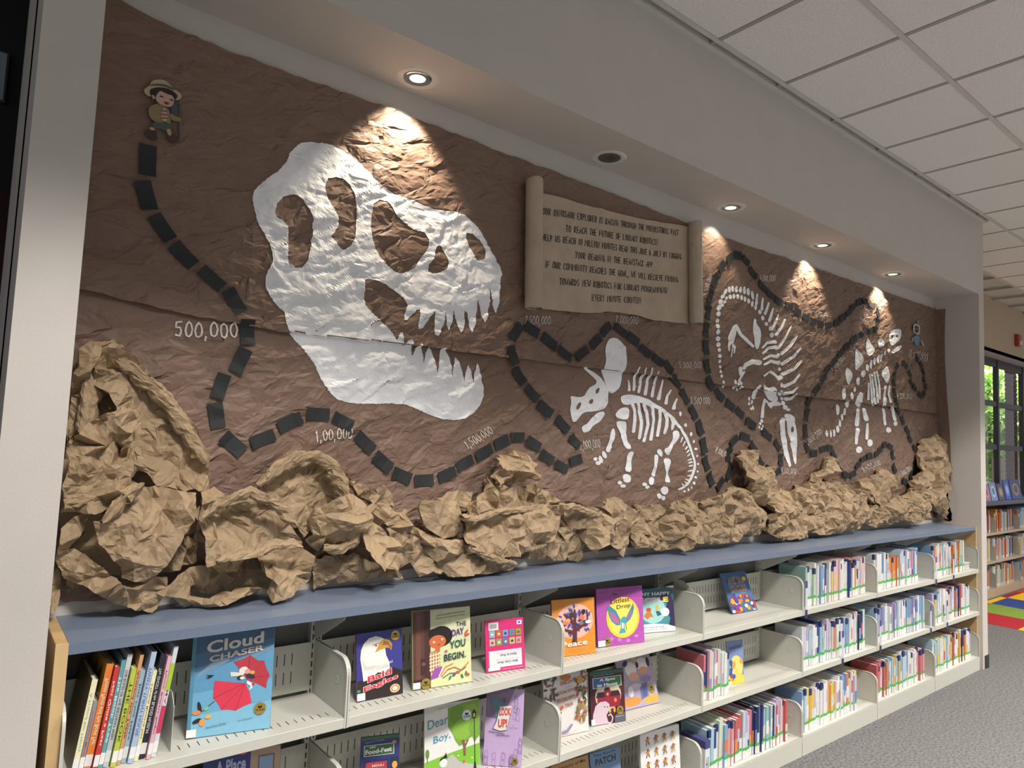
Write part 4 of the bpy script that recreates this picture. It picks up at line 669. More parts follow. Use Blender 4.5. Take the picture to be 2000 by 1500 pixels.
book('picture_book', 'teal picture book Shiny Happy People with dancing figures', None, None, Z3, h=.198, lean=9, T=.010, cover='#4a8c92', loc=((2.43, .17), (2.66, .10)), art=[('rect', (0,.7,1,1), '#2e5f68'), ('ell', (.5,.5,.3,.3), '#9ccfc8'), ('poly', [(0,0),(1,0),(1,.14),(.5,.2),(0,.18)], '#e4ece8'), ('poly', [(.70,.9),(.92,.85),(1,.7),(1,.1),(.85,.15),(.9,.3),(.8,.5),(.84,.65),(.7,.75)], '#332a4c'), ('ell', (.78,.45,.1,.1), '#ece8f0'), ('ell', (.40,.52,.06,.05), '#c8502c'), ('poly', [(.36,.48),(.44,.48),(.50,.34),(.44,.36),(.36,.30),(.28,.38)], '#c87a3c'), ('ell', (.60,.56,.04,.07), '#c8b04a'), ('poly', [(.56,.48),(.64,.48),(.70,.40),(.6,.36)], '#3a5a6a'),
 ('text', 'SHINY HAPPY', (.05,.84,.92,.92), '#e6ecec', 0, .02), ('text', 'PEOPLE', (.08,.68,.86,.80), '#e6c8d4', 0, .05), ('text', 'E', (.76,.68,.87,.80), '#e6dc4a', 0, .05), ('text', 'SONG LYRICS BY R.E.M.', (.2,.10,.75,.13), '#b05a7a', 0, .01), ('text', 'ILLUSTRATIONS BY PAUL HOPPE', (.12,.055,.8,.08), '#6a7a8a', 0, 0)])
cr = [('ell', (R_.uniform(.05,.95), R_.uniform(.03,.42), R_.uniform(.04,.09), R_.uniform(.03,.06)), R_.choice(['#d8742c','#c23a2c','#e0a03a','#3a4a8c','#7a3a7c','#e8d8c0'])) for _ in range(40)]
book('picture_book', 'blue comic-style animal book leaning well back on the fourth bay top shelf', None, None, Z3, h=.215, lean=24, T=.008, cover='#4a6a90', loc=((3.20, .145), (3.42, .135)), art=[('ell', (.5,.62,.36,.28), '#5a84ac')]+cr+[('text', 'ANIMAL', (.16,.70,.78,.86), '#c8c4ba', 0, .06), ('text', 'ANIMAL', (.17,.71,.77,.85), '#7a4a4c', 0, .02), ('text', 'CRACKERS', (.18,.50,.80,.66), '#d0ccc4', 0, .06), ('text', 'CRACKERS', (.19,.51,.79,.65), '#9a5a4c', 0, .02), ('ell', (.83,.80,.08,.055), '#dcc84a'), ('label', (0,.02,.10,.08))])
# second shelf
book('picture_book', 'Dear Boy picture book with a green tree and lamp post', (829, 1532), (938, 1510), Z2, h=.252, lean=9, T=.009, cover='#dcdcd6', spine='#9a8468', ylim=(-.0, .24), art=[('poly', [(0,.0),(1,.0),(1,.40),(.5,.34),(0,.26)], '#7cb83c'), ('poly', [(.15,.0),(.30,.18),(.45,.30),(.50,.31),(.62,.20),(1,.10),(1,0)], '#b4b2ac'),
 ('poly', [(.42,.93),(.60,.96),(1,1),(1,.50),(.9,.42),(.86,.50),(.78,.47),(.70,.42),(.62,.40),(.55,.48),(.50,.58),(.42,.68)], '#78a03a'), ('ell', (.60,.82,.16,.12), '#6a9434'), ('ell', (.84,.82,.16,.12), '#89ac44'), ('ell', (.68,.62,.18,.14), '#86b040'), ('ell', (.90,.62,.10,.12), '#74a038'), ('poly', [(.66,.47),(.69,.38),(.695,.26),(.735,.26),(.74,.38),(.80,.47),(.77,.47),(.73,.42),(.71,.48)], '#7c5a48'),
 ('rect', (.895,.10,.91,.74), '#22282a'), ('poly', [(.86,.82),(.90,.87),(.945,.82),(.93,.74),(.875,.74)], '#2a2e2c'), ('rect', (.885,.76,.92,.81), '#d8d08a'), ('poly', [(.87,.06),(.93,.06),(.915,.16),(.89,.16)], '#22282a'), ('ell', (.05,.37,.035,.06), '#6a8a4a'), ('line', [(.05,.32),(.05,.26)], '#4a3a30', .01), ('ell', (.33,.22,.07,.055), '#ece6e0'), ('poly', [(.26,.24),(.32,.27),(.40,.28),(.38,.35),(.34,.30),(.28,.28)], '#1f1f22'), ('poly', [(.25,.04),(.37,.04),(.36,.15),(.26,.15)], '#e6c82c'), ('ell', (.36,.0,.16,.07), '#5aa4b4'), ('ell', (.70,.19,.025,.02), '#c8642c'), ('ell', (.85,.22,.02,.01), '#d8e08a'), ('ell', (.60,.28,.02,.01), '#d8e08a'),
 ('text', 'A response to my daughter', (.24,.93,.50,.945), '#4a4a4a', .03, 0), ('text', 'Dear', (.06,.68,.42,.80), '#3a8aa8', .05, 0), ('text', 'Boy,', (.16,.46,.46,.58), '#3a8aa8', .05, 0), ('seal', (.76,.80,.085), '#d8dce4')])
lk = []
for k in range(16):
    x, y = R_.choice([(.80,.86),(.82,.7),(.15,.25),(.25,.12),(.6,.16),(.82,.2),(.7,.08),(.12,.1),(.5,.08),(.92,.3)]); x += R_.uniform(-.06,.06); y += R_.uniform(-.05,.05)
    lk += [('line', [(x+.05*math.cos(a)*R_.uniform(.7,1.2), y+.05*math.sin(a)*R_.uniform(.7,1.3)) for a in [t*.7 for t in range(10)]], '#6a5a80', .006), ('line', [(x-.04,y-.04),(x-.05,y-.12),(x+.04,y-.13),(x+.04,y-.05)], '#6a5a80', .006)]
book('picture_book', 'lilac picture book Look Up! with a grey pigeon', (943, 1495), (1039, 1513), Z2, h=.268, lean=10, T=.010, cover='#bfa4cc', ylim=(-.0, .24), art=[('poly', [(0,.62),(.0,1),(.75,1),(.6,.8),(.3,.6)], '#8c7898')]+lk+[('poly', [(.12,.86),(.30,.88),(.36,.82),(.48,.88),(.50,.80),(.42,.74),(.40,.64),(.25,.62),(.20,.72)], '#5f8590'), ('ell', (.48,.84,.05,.035), '#4a6a78'), ('ell', (.53,.85,.02,.02), '#c8562c'), ('poly', [(.35,.77),(.70,.79),(.66,.66),(.58,.46),(.40,.44),(.20,.47),(.28,.56),(.32,.66)], '#5a5260'), ('poly', [(.36,.765),(.69,.785),(.65,.66),(.57,.465),(.40,.448),(.22,.475),(.30,.56),(.34,.66)], '#dcd6d4'),
 ('text', 'LOOK', (.36,.64,.67,.745), '#c84a34', .01, .05), ('text', 'UP!', (.34,.485,.58,.60), '#c84a34', .01, .05), ('text', 'FONTAINE THE PIGEON', (.10,.42,.52,.44), '#3a3244', -.02, .02), ('text', 'STARTS A REVOLUTION', (.30,.38,.66,.40), '#3a3244', -.0, .02), ('text', 'Art By', (.70,.52,.78,.535), '#6a5a80', 0, 0), ('text', 'Amanda Romanick', (.64,.49,.86,.505), '#6a5a80', 0, 0), ('seal', (.82,.07,.09))])
yt = .16
def top_loc(TL, TR, y0, y1, zs, h, lean):      # front bottom corners of a book whose top edge is the part in view
    a = at(*TL, 'y', y0); b = at(*TR, 'y', y1); k = math.sin(math.radians(lean))*h; return ((a[0], a[1]-k), (b[0], b[1]-k)), (a[2]-zs)/math.cos(math.radians(lean))
def tbook(label, TL, TR, y0, y1, zs, lean, **k):
    _, h = top_loc(TL, TR, y0, y1, zs, .2, lean); lc, _ = top_loc(TL, TR, y0, y1, zs, h, lean)
    return book('picture_book', label, None, None, zs, h=h, lean=lean, loc=lc, ylim=(-.02, .24), **k)
tbook('The Food-Fest early reader with a green title box, second shelf', (700, 1443), (777, 1412), .15, .11, Z2, 9, T=.008, cover='#33356e', spine='#5a9a4c', art=[('rect', (0,.94,1,1), '#3f6a44'), ('poly', [(.08,.68),(.86,.68),(.86,.86),(.08,.86)], '#c8d4c0'), ('poly', [(.10,.69),(.84,.69),(.84,.85),(.10,.85)], '#3f6a44'), ('text', 'Supersonic Phonics', (.10,.89,.60,.92), '#8aa4cc', .02, .01), ('text', 'The', (.22,.795,.38,.83), '#dcdcd4', .02, .03), ('text', 'Food-Fest', (.12,.71,.80,.785), '#e4e4de', .02, .04), ('ell', (.86,.87,.06,.03), '#b08a6a'), ('rect', (.1,0,.72,.62), '#2a2c5c'), ('rect', (.14,.42,.68,.58), '#a83a44'), ('text', 'MENU', (.3,.5,.6,.54), '#e0c8c0', 0, .01), ('rect', (.78,0,.98,.62), '#24343a'), ('ell', (.88,.5,.07,.06), '#e0a04a'), ('rect', (.2,.05,.6,.36), '#c8702c')])
tbook('dark blue picture book with Place in its title, below Cloud Chaser', (395, 1467), (546, 1442), .14, .10, Z2, 6, T=.011, cover='#3a3f80', art=[('rect', (.60,0,1,.93), '#b39a84'), ('rect', (.70,.62,.92,.86), '#7a6a60'), ('rect', (.72,.64,.90,.84), '#8aa0c4'), ('ell', (.5,.93,.06,.04), '#c85a3c'), ('text', 'A Place', (.16,.72,.54,.86), '#b4bcd8', .02, .03), ('rect', (.2,.2,.5,.5), '#5a4a7a')])
euc = [('ell', (R_.choice([R_.uniform(.02,.28), R_.uniform(.72,.98)]), R_.uniform(.45,.98), .06, .018, R_.uniform(0,180)), R_.choice(['#5a5048','#6a7068','#8a5a3a','#4a4a40','#a8743c'])) for _ in range(60)]
book('picture_book', 'One Day in the Eucalyptus Tree, white picture book with leafy border', None, None, Z2, h=.248, lean=7, T=.014, cover='#d4d0cc', spine='#b0b4b4', loc=((1.862, .125), (2.085, .095)), art=euc+[('ell', (.5,.92,.12,.05), '#c8783a'), ('ell', (.82,.84,.07,.06), '#c08a3a')]+[('ell', (.82+.12*math.cos(k*.5)*R_.uniform(.5,1.2), .32+.16*math.sin(k*.5)*R_.uniform(.4,1), .05, .018, k*28.6), R_.choice(['#a8885c','#8a6a44','#c8b490','#a0523c'])) for k in range(26)]+[('ell', (.8,.42,.06,.05), '#8a7a58'),
 ('text', 'ONE DAY', (.36,.80,.70,.86), '#a03a34', .03, .02), ('text', 'in the', (.46,.75,.62,.785), '#a8a0a0', .01, 0), ('text', 'EUCALYPTUS,', (.28,.65,.76,.71), '#a03a34', .03, .02), ('text', 'EUCALYPTUS', (.28,.54,.76,.60), '#a03a34', .03, .02), ('text', 'TREE', (.44,.45,.64,.50), '#a03a34', .02, .02), ('ell', (.38,.46,.04,.03), '#d0602c'), ('poly', [(.1,.28),(.28,.42),(.38,.38),(.30,.32)], '#3a342f'), ('poly', [(.36,.06),(.50,.06),(.62,.16),(.58,.18),(.48,.10),(.36,.09)], '#8a84a4'), ('line', [(.36,.02),(.7,.06)], '#c85a6a', .005)])
book('picture_book', 'A Spot to Haunt early reader with a pale ghost, second shelf', None, None, Z2, h=.218, lean=8, T=.009, cover='#4a1f2a', spine='#2e3432', loc=((2.125, .12), (2.30, .08)), art=[('rect', (0,.93,1,1), '#33604c'), ('ell', (.52,.52,.38,.26), '#c8b49a'), ('poly', [(.2,.30),(.2,.52),(.30,.60),(.40,.60),(.46,.74),(.52,.74),(.60,.60),(.78,.58),(.88,.50),(.84,.30)], '#8c2438'), ('poly', [(.16,.50),(.22,.60),(.40,.60),(.44,.50)], '#33202c'), ('poly', [(.56,.50),(.62,.60),(.82,.60),(.88,.50)], '#33202c'), ('poly', [(.40,.62),(.48,.76),(.56,.62)], '#33202c'), ('ell', (.5,.55,.03,.025), '#e0a05a'), ('ell', (.72,.42,.04,.04), '#e87a3c'), ('ell', (.55,.24,.03,.05), '#e8a04c'), ('ell', (.68,.24,.03,.05), '#e8a04c'),
 ('poly', [(.04,0),(.06,.2),(.14,.36),(.28,.42),(.44,.42),(.54,.36),(.54,.26),(.44,.16),(.48,.04),(.56,.0)], '#c9b4bc'), ('ell', (.40,.32,.015,.015), '#332a30'), ('ell', (.48,.31,.015,.015), '#332a30'), ('line', [(.50,.0),(.58,.02),(.62,.10),(.56,.17),(.50,.15)], '#d8c8d0', .03), ('poly', [(.68,0),(1,0),(1,.16),(.80,.18),(.68,.12)], '#5a5a68'),
 ('poly', [(.08,.68),(.92,.68),(.92,.88),(.08,.88)], '#d8dcd8'), ('poly', [(.10,.69),(.52,.69),(.52,.87),(.10,.87)], '#3a6a9c'), ('poly', [(.52,.69),(.90,.69),(.90,.87),(.52,.87)], '#3f7a4c'), ('text', 'A Spot', (.28,.79,.74,.855), '#ece8e0', 0, .05), ('text', 'to Haunt', (.20,.70,.80,.765), '#ece8e0', 0, .05), ('text', 'Supersonic Phonics', (.10,.905,.70,.93), '#8ab0d8', .0, .02), ('seal', (.84,.22,.10)), ('label', (0,.01,.11,.12)), ('text', 'Level 4', (.72,.10,.92,.12), '#d8d8d8', 0, .01)])
book('picture_book', 'lavender cow picture book leaning behind the ghost book', None, None, Z2, h=.235, lean=22, T=.009, cover='#a89cb4', loc=((2.38, .155), (2.60, .135)), art=[('ell', (.2,.12,.3,.08), '#cc8a3c'), ('ell', (.8,.1,.25,.08), '#d8a04c'), ('ell', (.38,.70,.16,.14), '#dcd8d8'), ('ell', (.42,.56,.14,.08), '#d8a890'), ('ell', (.72,.76,.18,.12), '#dcd8d8'), ('ell', (.72,.64,.14,.07), '#d89a84'), ('ell', (.25,.82,.08,.05,30), '#3a3238'), ('ell', (.52,.86,.07,.10,20), '#c8a890'), ('ell', (.9,.78,.05,.09), '#2f2a30'), ('ell', (.58,.76,.04,.06), '#2f2a30'), ('poly', [(.5,.12),(.72,.16),(.76,.42),(.54,.40)], '#6a6e84'), ('poly', [(.56,.16),(.68,.18),(.72,.36),(.6,.35)], '#4a5a9c'), ('ell', (.4,.38,.18,.05), '#c0b8cc'), ('ell', (.25,.3,.08,.1), '#dcd6dc'), ('ell', (.75,.48,.15,.06), '#8c80b0'), ('text', 'COWS', (.3,.92,.7,.98), '#7c6c94', 0, .03), ('seal', (.84,.28,.09))])
fz = [('ell', (.5+R_.uniform(-.3,.35), .12+R_.uniform(0,.4), .09, .06), R_.choice(['#d8742c','#e0a03a','#c23a4c','#3a5aa0','#e8c85a'])) for _ in range(16)]
book('picture_book', 'narrow blue and yellow paperback facing out beside the short run of readers', None, None, Z2, h=.215, lean=4, T=.006, cover='#7a8cb8', spine='#e0d8a0', loc=((3.095, .10), (3.205, .075)), art=[('rect', (0,0,1,.2), '#d8c84a'), ('ell', (.55,.38,.4,.28), '#e8d07a')]+fz+[('text', 'Animal Friends', (.14,.80,.9,.88), '#5a6a9c', .03, .02), ('rect', (0,.08,.16,.12), '#3aa04c'), ('label', (0,0,.2,.08))])
# bottom shelf
fg = []
for i in range(4):
    for j in range(4):
        x, y = .18+.21*i, .86-.2*j; c1, c2 = R_.choice([('#c8862c','#3a2a2a'), ('#b8763c','#7a4a2c'), ('#a8744c','#c8a03a')])
        fg += [('ell', (x, y+.045, .025, .018), '#7a4a30'), ('poly', [(x-.035,y+.03),(x+.035,y+.03),(x+.025,y-.03),(x-.025,y-.03)], c1), ('line', [(x-.02,y-.03),(x-.035,y-.075)], c2, .02), ('line', [(x+.02,y-.03),(x+.04,y-.07)], c2, .02), ('line', [(x-.03,y+.02),(x-.06,y+.0)], c1, .014), ('line', [(x+.03,y+.02),(x+.06,y+.04)], c1, .014)]
tbook('white picture book scattered with small running figures, bottom shelf', (1249, 1434), (1325, 1413), .10, .07, Z1, 5, T=.012, cover='#dcdcda', spine='#c4c4c2', art=fg)
tbook('tan picture book A History of Me, bottom shelf', (1075, 1495), (1147, 1473), .13, .11, Z1, 8, T=.010, cover='#b08a58', art=[('text', 'A History of Me', (.08,.86,.92,.93), '#3a2a20', .03, .01), ('ell', (.5,.5,.3,.25), '#7a5a3c'), ('ell', (.5,.52,.15,.12), '#5a3424')])
tbook('slate-blue picture book The Rough Patch, bottom shelf', (1149, 1474), (1206, 1459), .14, .12, Z1, 13, T=.010, cover='#6a86a8', art=[('text', 'The Rough', (.12,.90,.88,.96), '#33445a', .02, .02), ('text', 'PATCH', (.16,.76,.86,.88), '#2a3444', .02, .03), ('ell', (.5,.35,.25,.2), '#c8763c')])

# ------------------------------------------------------------------ leaning spine-out books, far left
LB = [('#e3dfb8', .013, .232, 'A Friend for Henry', '#9aa08c'), ('#8a8c8e', .010, .175, 'Strawberry Moon', '#c4483c'), ('#e0803a', .016, .262, 'Potato Pants and the Book Fair', '#f0e4c8'), ('#c23a34', .011, .255, 'Not Quite a Pest', '#f0e0d0'), ('#5f9aa0', .010, .268, 'The Book Tree', '#e8e4dc'), ('#c4c8cc', .012, .280, 'THE RULES OF THE BIRTHDAY WISH', '#3a3a3a'), ('#b4bf4a', .012, .245, 'THE BOOK', '#3a3a20'), ('#c8966a', .009, .275, 'Around the Table', '#5a3020'), ('#9fbccb', .011, .232, 'Just One Flake', '#2a4a60'), ('#a8b8d0', .013, .280, 'TWISTY-TURNY HOUSE', '#3a5a9c'), ('#e0dcae', .010, .228, 'A Perfectly Messed-Up Story', '#4a4a30'), ('#262a34', .013, .268, 'The GHOST of the BLADES MUSEUM', '#d8d8d8'), ('#d8a8b4', .010, .262, 'Penny Bullets-Begin', '#5a4a6a'), ('#c8d0d4', .011, .285, 'YOU MATTER', '#c23a5c')]
ORD = ['first', 'second', 'third', 'fourth', 'fifth', 'sixth', 'seventh', 'eighth', 'ninth', 'tenth', 'eleventh', 'twelfth', 'thirteenth', 'fourteenth']
LC = ['ivory', 'short grey and red', 'orange', 'red', 'teal', 'pale grey', 'lime green', 'tan', 'pale blue', 'powder blue', 'cream', 'black', 'pink', 'white and magenta']
x = .186
for i, (c, T, h, ti, tc_) in enumerate(LB):
    root = bpy.data.objects.new('picture_book', None); COL.objects.link(root); a = math.radians(7.5)
    root.location = (x, .03+.006*(i % 3), Z3+.0008+T*math.sin(a)); root.rotation_euler = (0, a, 0); d = .205
    tag(root, f'{LC[i]} spine of the leaning picture book, {ORD[i]} from the maple end panel', 'book', 'leaning picture books at the far left')
    cvm = cm('#c99a2c' if i == 2 else ('#6a5a40' if i == 0 else c)); sp = cm(c)
    MB().box((0, 0, 0), (T, .002, h), sp).box((0, .002, 0), (.0016, d, h), cvm).box((T-.0016, .002, 0), (T, d, h), cvm).make('cover', root)
    MB().box((.0016, .002, .002), (T-.0016, d-.004, h-.004), m_page).make('page_block', root)
    V, F = textmesh(ti, .01); mb = MB().add([(T*(.78-.56*v[1]), -.0003, h*(.86-.62*v[0])) for v in V], F, cm(tc_)); mb.make('title', root)
    MB().box((-.0002, -.0005, .012), (T+.0002, .0, .04), cm('#e2e2de')).make('call_label', root)
    if i == 13: MB().box((0, -.0004, .17), (T, 0, .24), cm('#a4c03c')).make('spine_block', root); MB().box((0, -.0004, .06), (T, 0, .13), cm('#c23a5c')).make('spine_block', root)
    if i == 2:
        mb = MB(); 
        for P, c2 in (([(.03,.06),(.05,.12),(.07,.17),(.11,.17),(.14,.13),(.13,.07),(.09,.04)], '#6a7a3c'), ([(.02,.14),(.05,.25),(.12,.19),(.09,.15)], '#7a5a4a'), ([(.06,.16),(.13,.26),(.14,.2),(.1,.15)], '#5a7a8c')):
            mb.add([(-.0004, y, z) for y, z in P], [tuple(range(len(P)))], cm(c2))
        mb.make('cover_art', root)
    x += T/math.cos(a)+.0025
be = empty('bookend', (x+.035, .04, Z3), label='thin grey metal bookend holding up the leaning books on the left', cat='bookend')
MB().prism([(0, 0), (.12, 0), (.12, .12), (.09, .15), (.03, .15), (0, .12)], 'x', 0, .0015, m_metal).make('plate', be); MB().box((-.03, 0, .0005), (0, .12, .0015), m_metal).make('foot', be)
be = empty('bookend', (2.765, .06, Z3), label='grey metal bookend with a cut corner standing empty in the fourth bay', cat='bookend')
MB().prism([(0, 0), (.14, 0), (.14, .22), (.08, .22), (0, .17)], 'x', 0, .0015, m_metal).make('plate', be); MB().box((0, 0, .0005), (.10, .14, .0015), m_metal).make('foot', be)

# ------------------------------------------------------------------ packed runs of readers
PW = ['#d2d3cf','#dcdad6','#c6cbcd','#d6d6d2']; PB = ['#9cbccb','#7f9fc0','#5f80b0','#b0c6d0']; PR = ['#c07078','#cc9294','#d4b4b4','#b85c5c']; PG = ['#b4c6b6','#8fb0a6','#c2ceb8']; PO = ['#cc9058','#cc7c4a','#c2aa74','#d0a456']; PV = ['#aea2c0','#9488ac','#c2b6cc']; PK = ['#24325c','#2a3a78']; PY = ['#d8bc48','#d4c07a']
NAME = {}
for l, nm in ((PW, 'whitish'), (PB, 'blue'), (PR, 'red'), (PG, 'green'), (PO, 'orange'), (PV, 'violet'), (PK, 'navy'), (PY, 'yellow')):
    for c in l: NAME[c] = nm
MIX = PW*5+PB+PR+PG+PO[:2]+PV+PK+PY
RUNS = [(5, Z3, 3.735, 4.47, .0195, .225, MIX, 'top'), (6, Z3, 4.60, 5.29, .021, .228, None, 'top'), (7, Z3, 5.53, 6.12, .023, .226, MIX, 'top'),
 (4, Z2, 2.80, 2.99, .0165, .222, PG+PY+PW+PK+PR+PV, 'middle'), (5, Z2, 3.70, 4.46, .0195, .222, MIX, 'middle'), (6, Z2, 4.62, 5.36, .021, .225, PV+PB+PW*3+PB, 'middle'), (7, Z2, 5.53, 6.24, .023, .225, MIX+PR, 'middle'),
 (4, Z1, 2.84, 3.54, .0185, .225, PW+PK+PB+PR+PV+PB+PG+PR, 'bottom'), (5, Z1, 3.71, 4.36, .021, .225, PW+PV+PV+PO+PG+PY+PB, 'bottom'), (6, Z1, 4.62, 5.34, .022, .225, PR+PW+PW+PR+PB+PO, 'bottom'), (7, Z1, 5.53, 6.23, .024, .23, MIX+PO, 'bottom')]
SHN = {'top': 'top', 'middle': 'middle', 'bottom': 'bottom'}
def ordn(i): return ORD[i] if i < len(ORD) else f'{i+1}th'
RB_ = random.Random(11); allb = []
for bay, zs, x0, x1, tw, hh, pal, row in RUNS:
    x = x0; i = 0
    while x < x1:
        T = tw*RB_.uniform(.62, 1.35)
        if pal is None: pp = PO if .28 < (x-x0)/(x1-x0) < .52 else PW*2+PB+PG+PV+PR; h = .195 if pp is PO else hh*RB_.uniform(.95, 1.05)
        else: pp = pal; h = hh*RB_.uniform(.90, 1.06)
        if RB_.random() < .35 and i: c = c if c in pp else RB_.choice(pp)
        else: c = RB_.choice(pp)
        allb.append((x, zs, T, h, c, bay, row, i, RB_.uniform(.022, .04), RB_.random(), RB_.choice(MIX), RB_.uniform(.4, .8))); x += T+.0009; i += 1
allb.sort(key=lambda b: b[0]+(.3 if b[6] == 'bottom' else 0)); m_gt = mk('green_tape', '#4fb04c', .5); m_lab = cm('#dededa'); m_navy = cm('#24325c'); m_cov = {}
def reader_parts(b, ox=0, oy=0, oz=0):
    x, zs, T, h, c, bay, row, i, y, q, c2, f = b; d = .165+.02*((i*7) % 5)/5
    cv = MB().box((ox, oy, oz), (ox+T, oy+.0015, oz+h), cm(c)).box((ox, oy+.0015, oz), (ox+.001, oy+d, oz+h), cm(c)).box((ox+T-.001, oy+.0015, oz), (ox+T, oy+d, oz+h), cm(c))
    if q > .35: cv.box((ox, oy-.0003, oz+h*(f-.3)), (ox+T, oy, oz+h*f), cm(c2))
    if q < .22: cv.box((ox-.0001, oy-.0005, oz+h-.032), (ox+T+.0001, oy+.012, oz+h+.0002), m_navy)
    pg = MB().box((ox+.001, oy+.0015, oz+.002), (ox+T-.001, oy+d-.003, oz+h-.0025), m_page)
    lb = MB().box((ox+.0001, oy-.0007, oz+.002), (ox+T-.0001, oy, oz+.040), m_lab)
    tp = MB().box((ox+.0001, oy-.0009, oz+.040+.006*((i*5) % 3)/3), (ox+T-.0001, oy, oz+.054+.006*((i*5) % 3)/3), m_gt)
    return cv, pg, lb, tp
rest = MB(); NIND = 262
for k, b in enumerate(allb):
    x, zs, T, h, c, bay, row, i, y = b[:9]
    if k < NIND:
        r = bpy.data.objects.new('reader_book', None); COL.objects.link(r); r.location = (x, y, zs+.0006)
        tag(r, f'thin {NAME[c]} book, {ordn(i)} from left on the {row} shelf of the {BN[bay-1]} bay', 'book', f'readers packed on the {row} shelf of the {BN[bay-1]} bay')
        cv, pg, lb, tp = reader_parts(b); cv.make('cover', r); pg.make('page_block', r)
        if not (row == 'top' and bay == 6 and NAME[c] == 'orange' and False): lb.make('call_label', r); tp.make('tape_band', r)
    else:
        for q in reader_parts(b, x, y, zs+.0006):
            rest.add(q.v, [f for f in q.f], m_page); n = len(q.m); rest.m[-n:] = [rest.mi(q.mats[j]) for j in q.m]
# navy tabs hanging over the shelf edge
for x, zs, lb in ((3.675, Z3, 'navy shelf tab at the left of the packed top shelf in the fifth bay'), (5.50, Z3, 'navy shelf tab beside the last top-shelf run'), (5.83, Z3, 'navy shelf tab in the middle of the last top shelf'), (4.10, Z2, 'navy shelf tab under the fifth bay middle run'), (4.60, Z2, 'navy shelf tab at the start of the sixth bay middle run'), (5.40, Z2, 'navy shelf tab at the end of the sixth bay middle run'), (5.70, Z2, 'navy shelf tab under the last middle-shelf run')):
    t = empty('shelf_tab', (x, -.002, zs), label=lb, cat='tab', group='navy shelf tabs')
    MB().box((0, -.001, -.045), (.022, .0005, .16), cm('#c9c6d8')).make('card', t); MB().box((-.0005, -.0016, -.045), (.0225, -.0008, .0), m_navy).make('tab_end', t); MB().box((-.0005, -.0016, .12), (.0225, -.0008, .16), cm('#4a4878')).make('tab_end', t)
t = empty('divider_block', (2.79, .012, Z1), label='navy and white letter block at the left of the fourth bay bottom shelf', cat='block')
MB().box((0, 0, 0), (.035, .14, .14), cm('#d8d8dc')).make('white_base', t); MB().box((-.002, -.002, .14), (.037, .14, .175), cm('#4a4878')).make('navy_cap', t)
V, F = textmesh('A-B', .0); MB().add([(.006+.022*v[0], -.0006, .05+.05*v[1]) for v in V], F, cm('#2a2a30')).make('letters', t)
t = empty('plastic_box', (6.16, .03, Z3), label='small clear white plastic box on the top shelf at the far right', cat='box')
MB().box((0, 0, 0), (.10, .10, .05), mk('box_plastic', '#c8c8c4', .3), .004).make('body', t); MB().box((-.004, -.004, .05), (.104, .104, .058), mk('box_lid', '#d4d4d0', .3), .002).make('lid', t)

# ------------------------------------------------------------------ far bookcase under the window
FX = [9.02, 9.93, 10.84, 11.75, 12.66]; RF = random.Random(4)
for n in range(4):
    O = (FX[n], YF, 0); t = empty('shelving_bay', O, label=['nearest bay of the far bookcase under the window', 'second bay of the far bookcase under the window', 'third bay of the far bookcase under the window', 'last bay of the far bookcase under the window'][n], cat='bookcase')
    x0, x1 = FX[n], FX[n+1]
    MB().box((x0, YF+.30, 0), (x1, YF+.31, 1.08), mk('far_back', '#4a443e', .7)).make('back_sheet', t, off=O)
    MB().box((x0, YF-.01, 1.10), (x1, YF+.32, 1.14), mk('far_top', '#4c4a58', .4)).make('top_board', t, off=O)
    for zt in (.77, .43, .10):
        mb = MB().box((x0+.002, YF, zt-(.03 if zt > .2 else .10)), (x1-.002, YF+.30, zt), mk('far_enamel', '#b3a78f', .4)); sh = mb.make('shelf', t, off=O)
        for xx in (x0+.002, x1-.004):
            P = [(YF, zt-.03), (YF+.25, zt-.03), (YF+.25, zt+.18), (YF+.05, zt+.18), (YF+.015, zt+.165), (YF, zt+.12)]
            MB().prism(P, 'x', xx, xx+.002, m_metal).make('end_bracket', sh, off=O)
        x = x0+.04
        while x < x1-.14:
            T = RF.uniform(.016, .034); h = RF.uniform(.19, .27); c = RF.choice(PW+PB+PO+PY+PK+PR+['#6a4a3c', '#8a7a5c']); y = YF+RF.uniform(.02, .05)
            a = len(rest.m); rest.box((x, y, zt), (x+T, y+.16, zt+h), cm(c)); rest.box((x+.001, y-.001, zt+.003), (x+T-.001, y, zt+.035), m_lab); x += T+.001
rest.make('distant_books', label='remaining rows of thin books at the far right of both bookcases', cat='books', group='distant book rows', kind='stuff')
for i, (x, w, h, c, lb) in enumerate([(9.86, .19, .21, '#c88aa0', 'pink book standing on the far bookcase, leftmost'), (10.08, .23, .23, '#8fa8dc', 'pale blue book standing on the far bookcase'), (10.35, .23, .21, '#5a5478', 'dark book with a tan oval standing on the far bookcase'), (10.62, .21, .26, '#4a6ac8', 'bright blue book standing on the far bookcase'), (10.87, .40, .26, '#3f5aa0', 'blue book with a gold ring standing on the far bookcase')]):
    book('display_book', lb, None, None, 1.14, h=h, lean=10, T=.012, cover=c, loc=((x, YF+.08), (x+w, YF+.08)), ylim=(0, 3), art=[('ell', (.5,.5,.32,.32), ['#d8b0c0','#dce4f4','#a88a5c','#8aa0e8','#c89a3c'][i]), ('ell', (.5,.5,.2,.2), ['#b0607a','#6a84c8','#c8b08a','#c8d4f4','#4a5aa0'][i])])

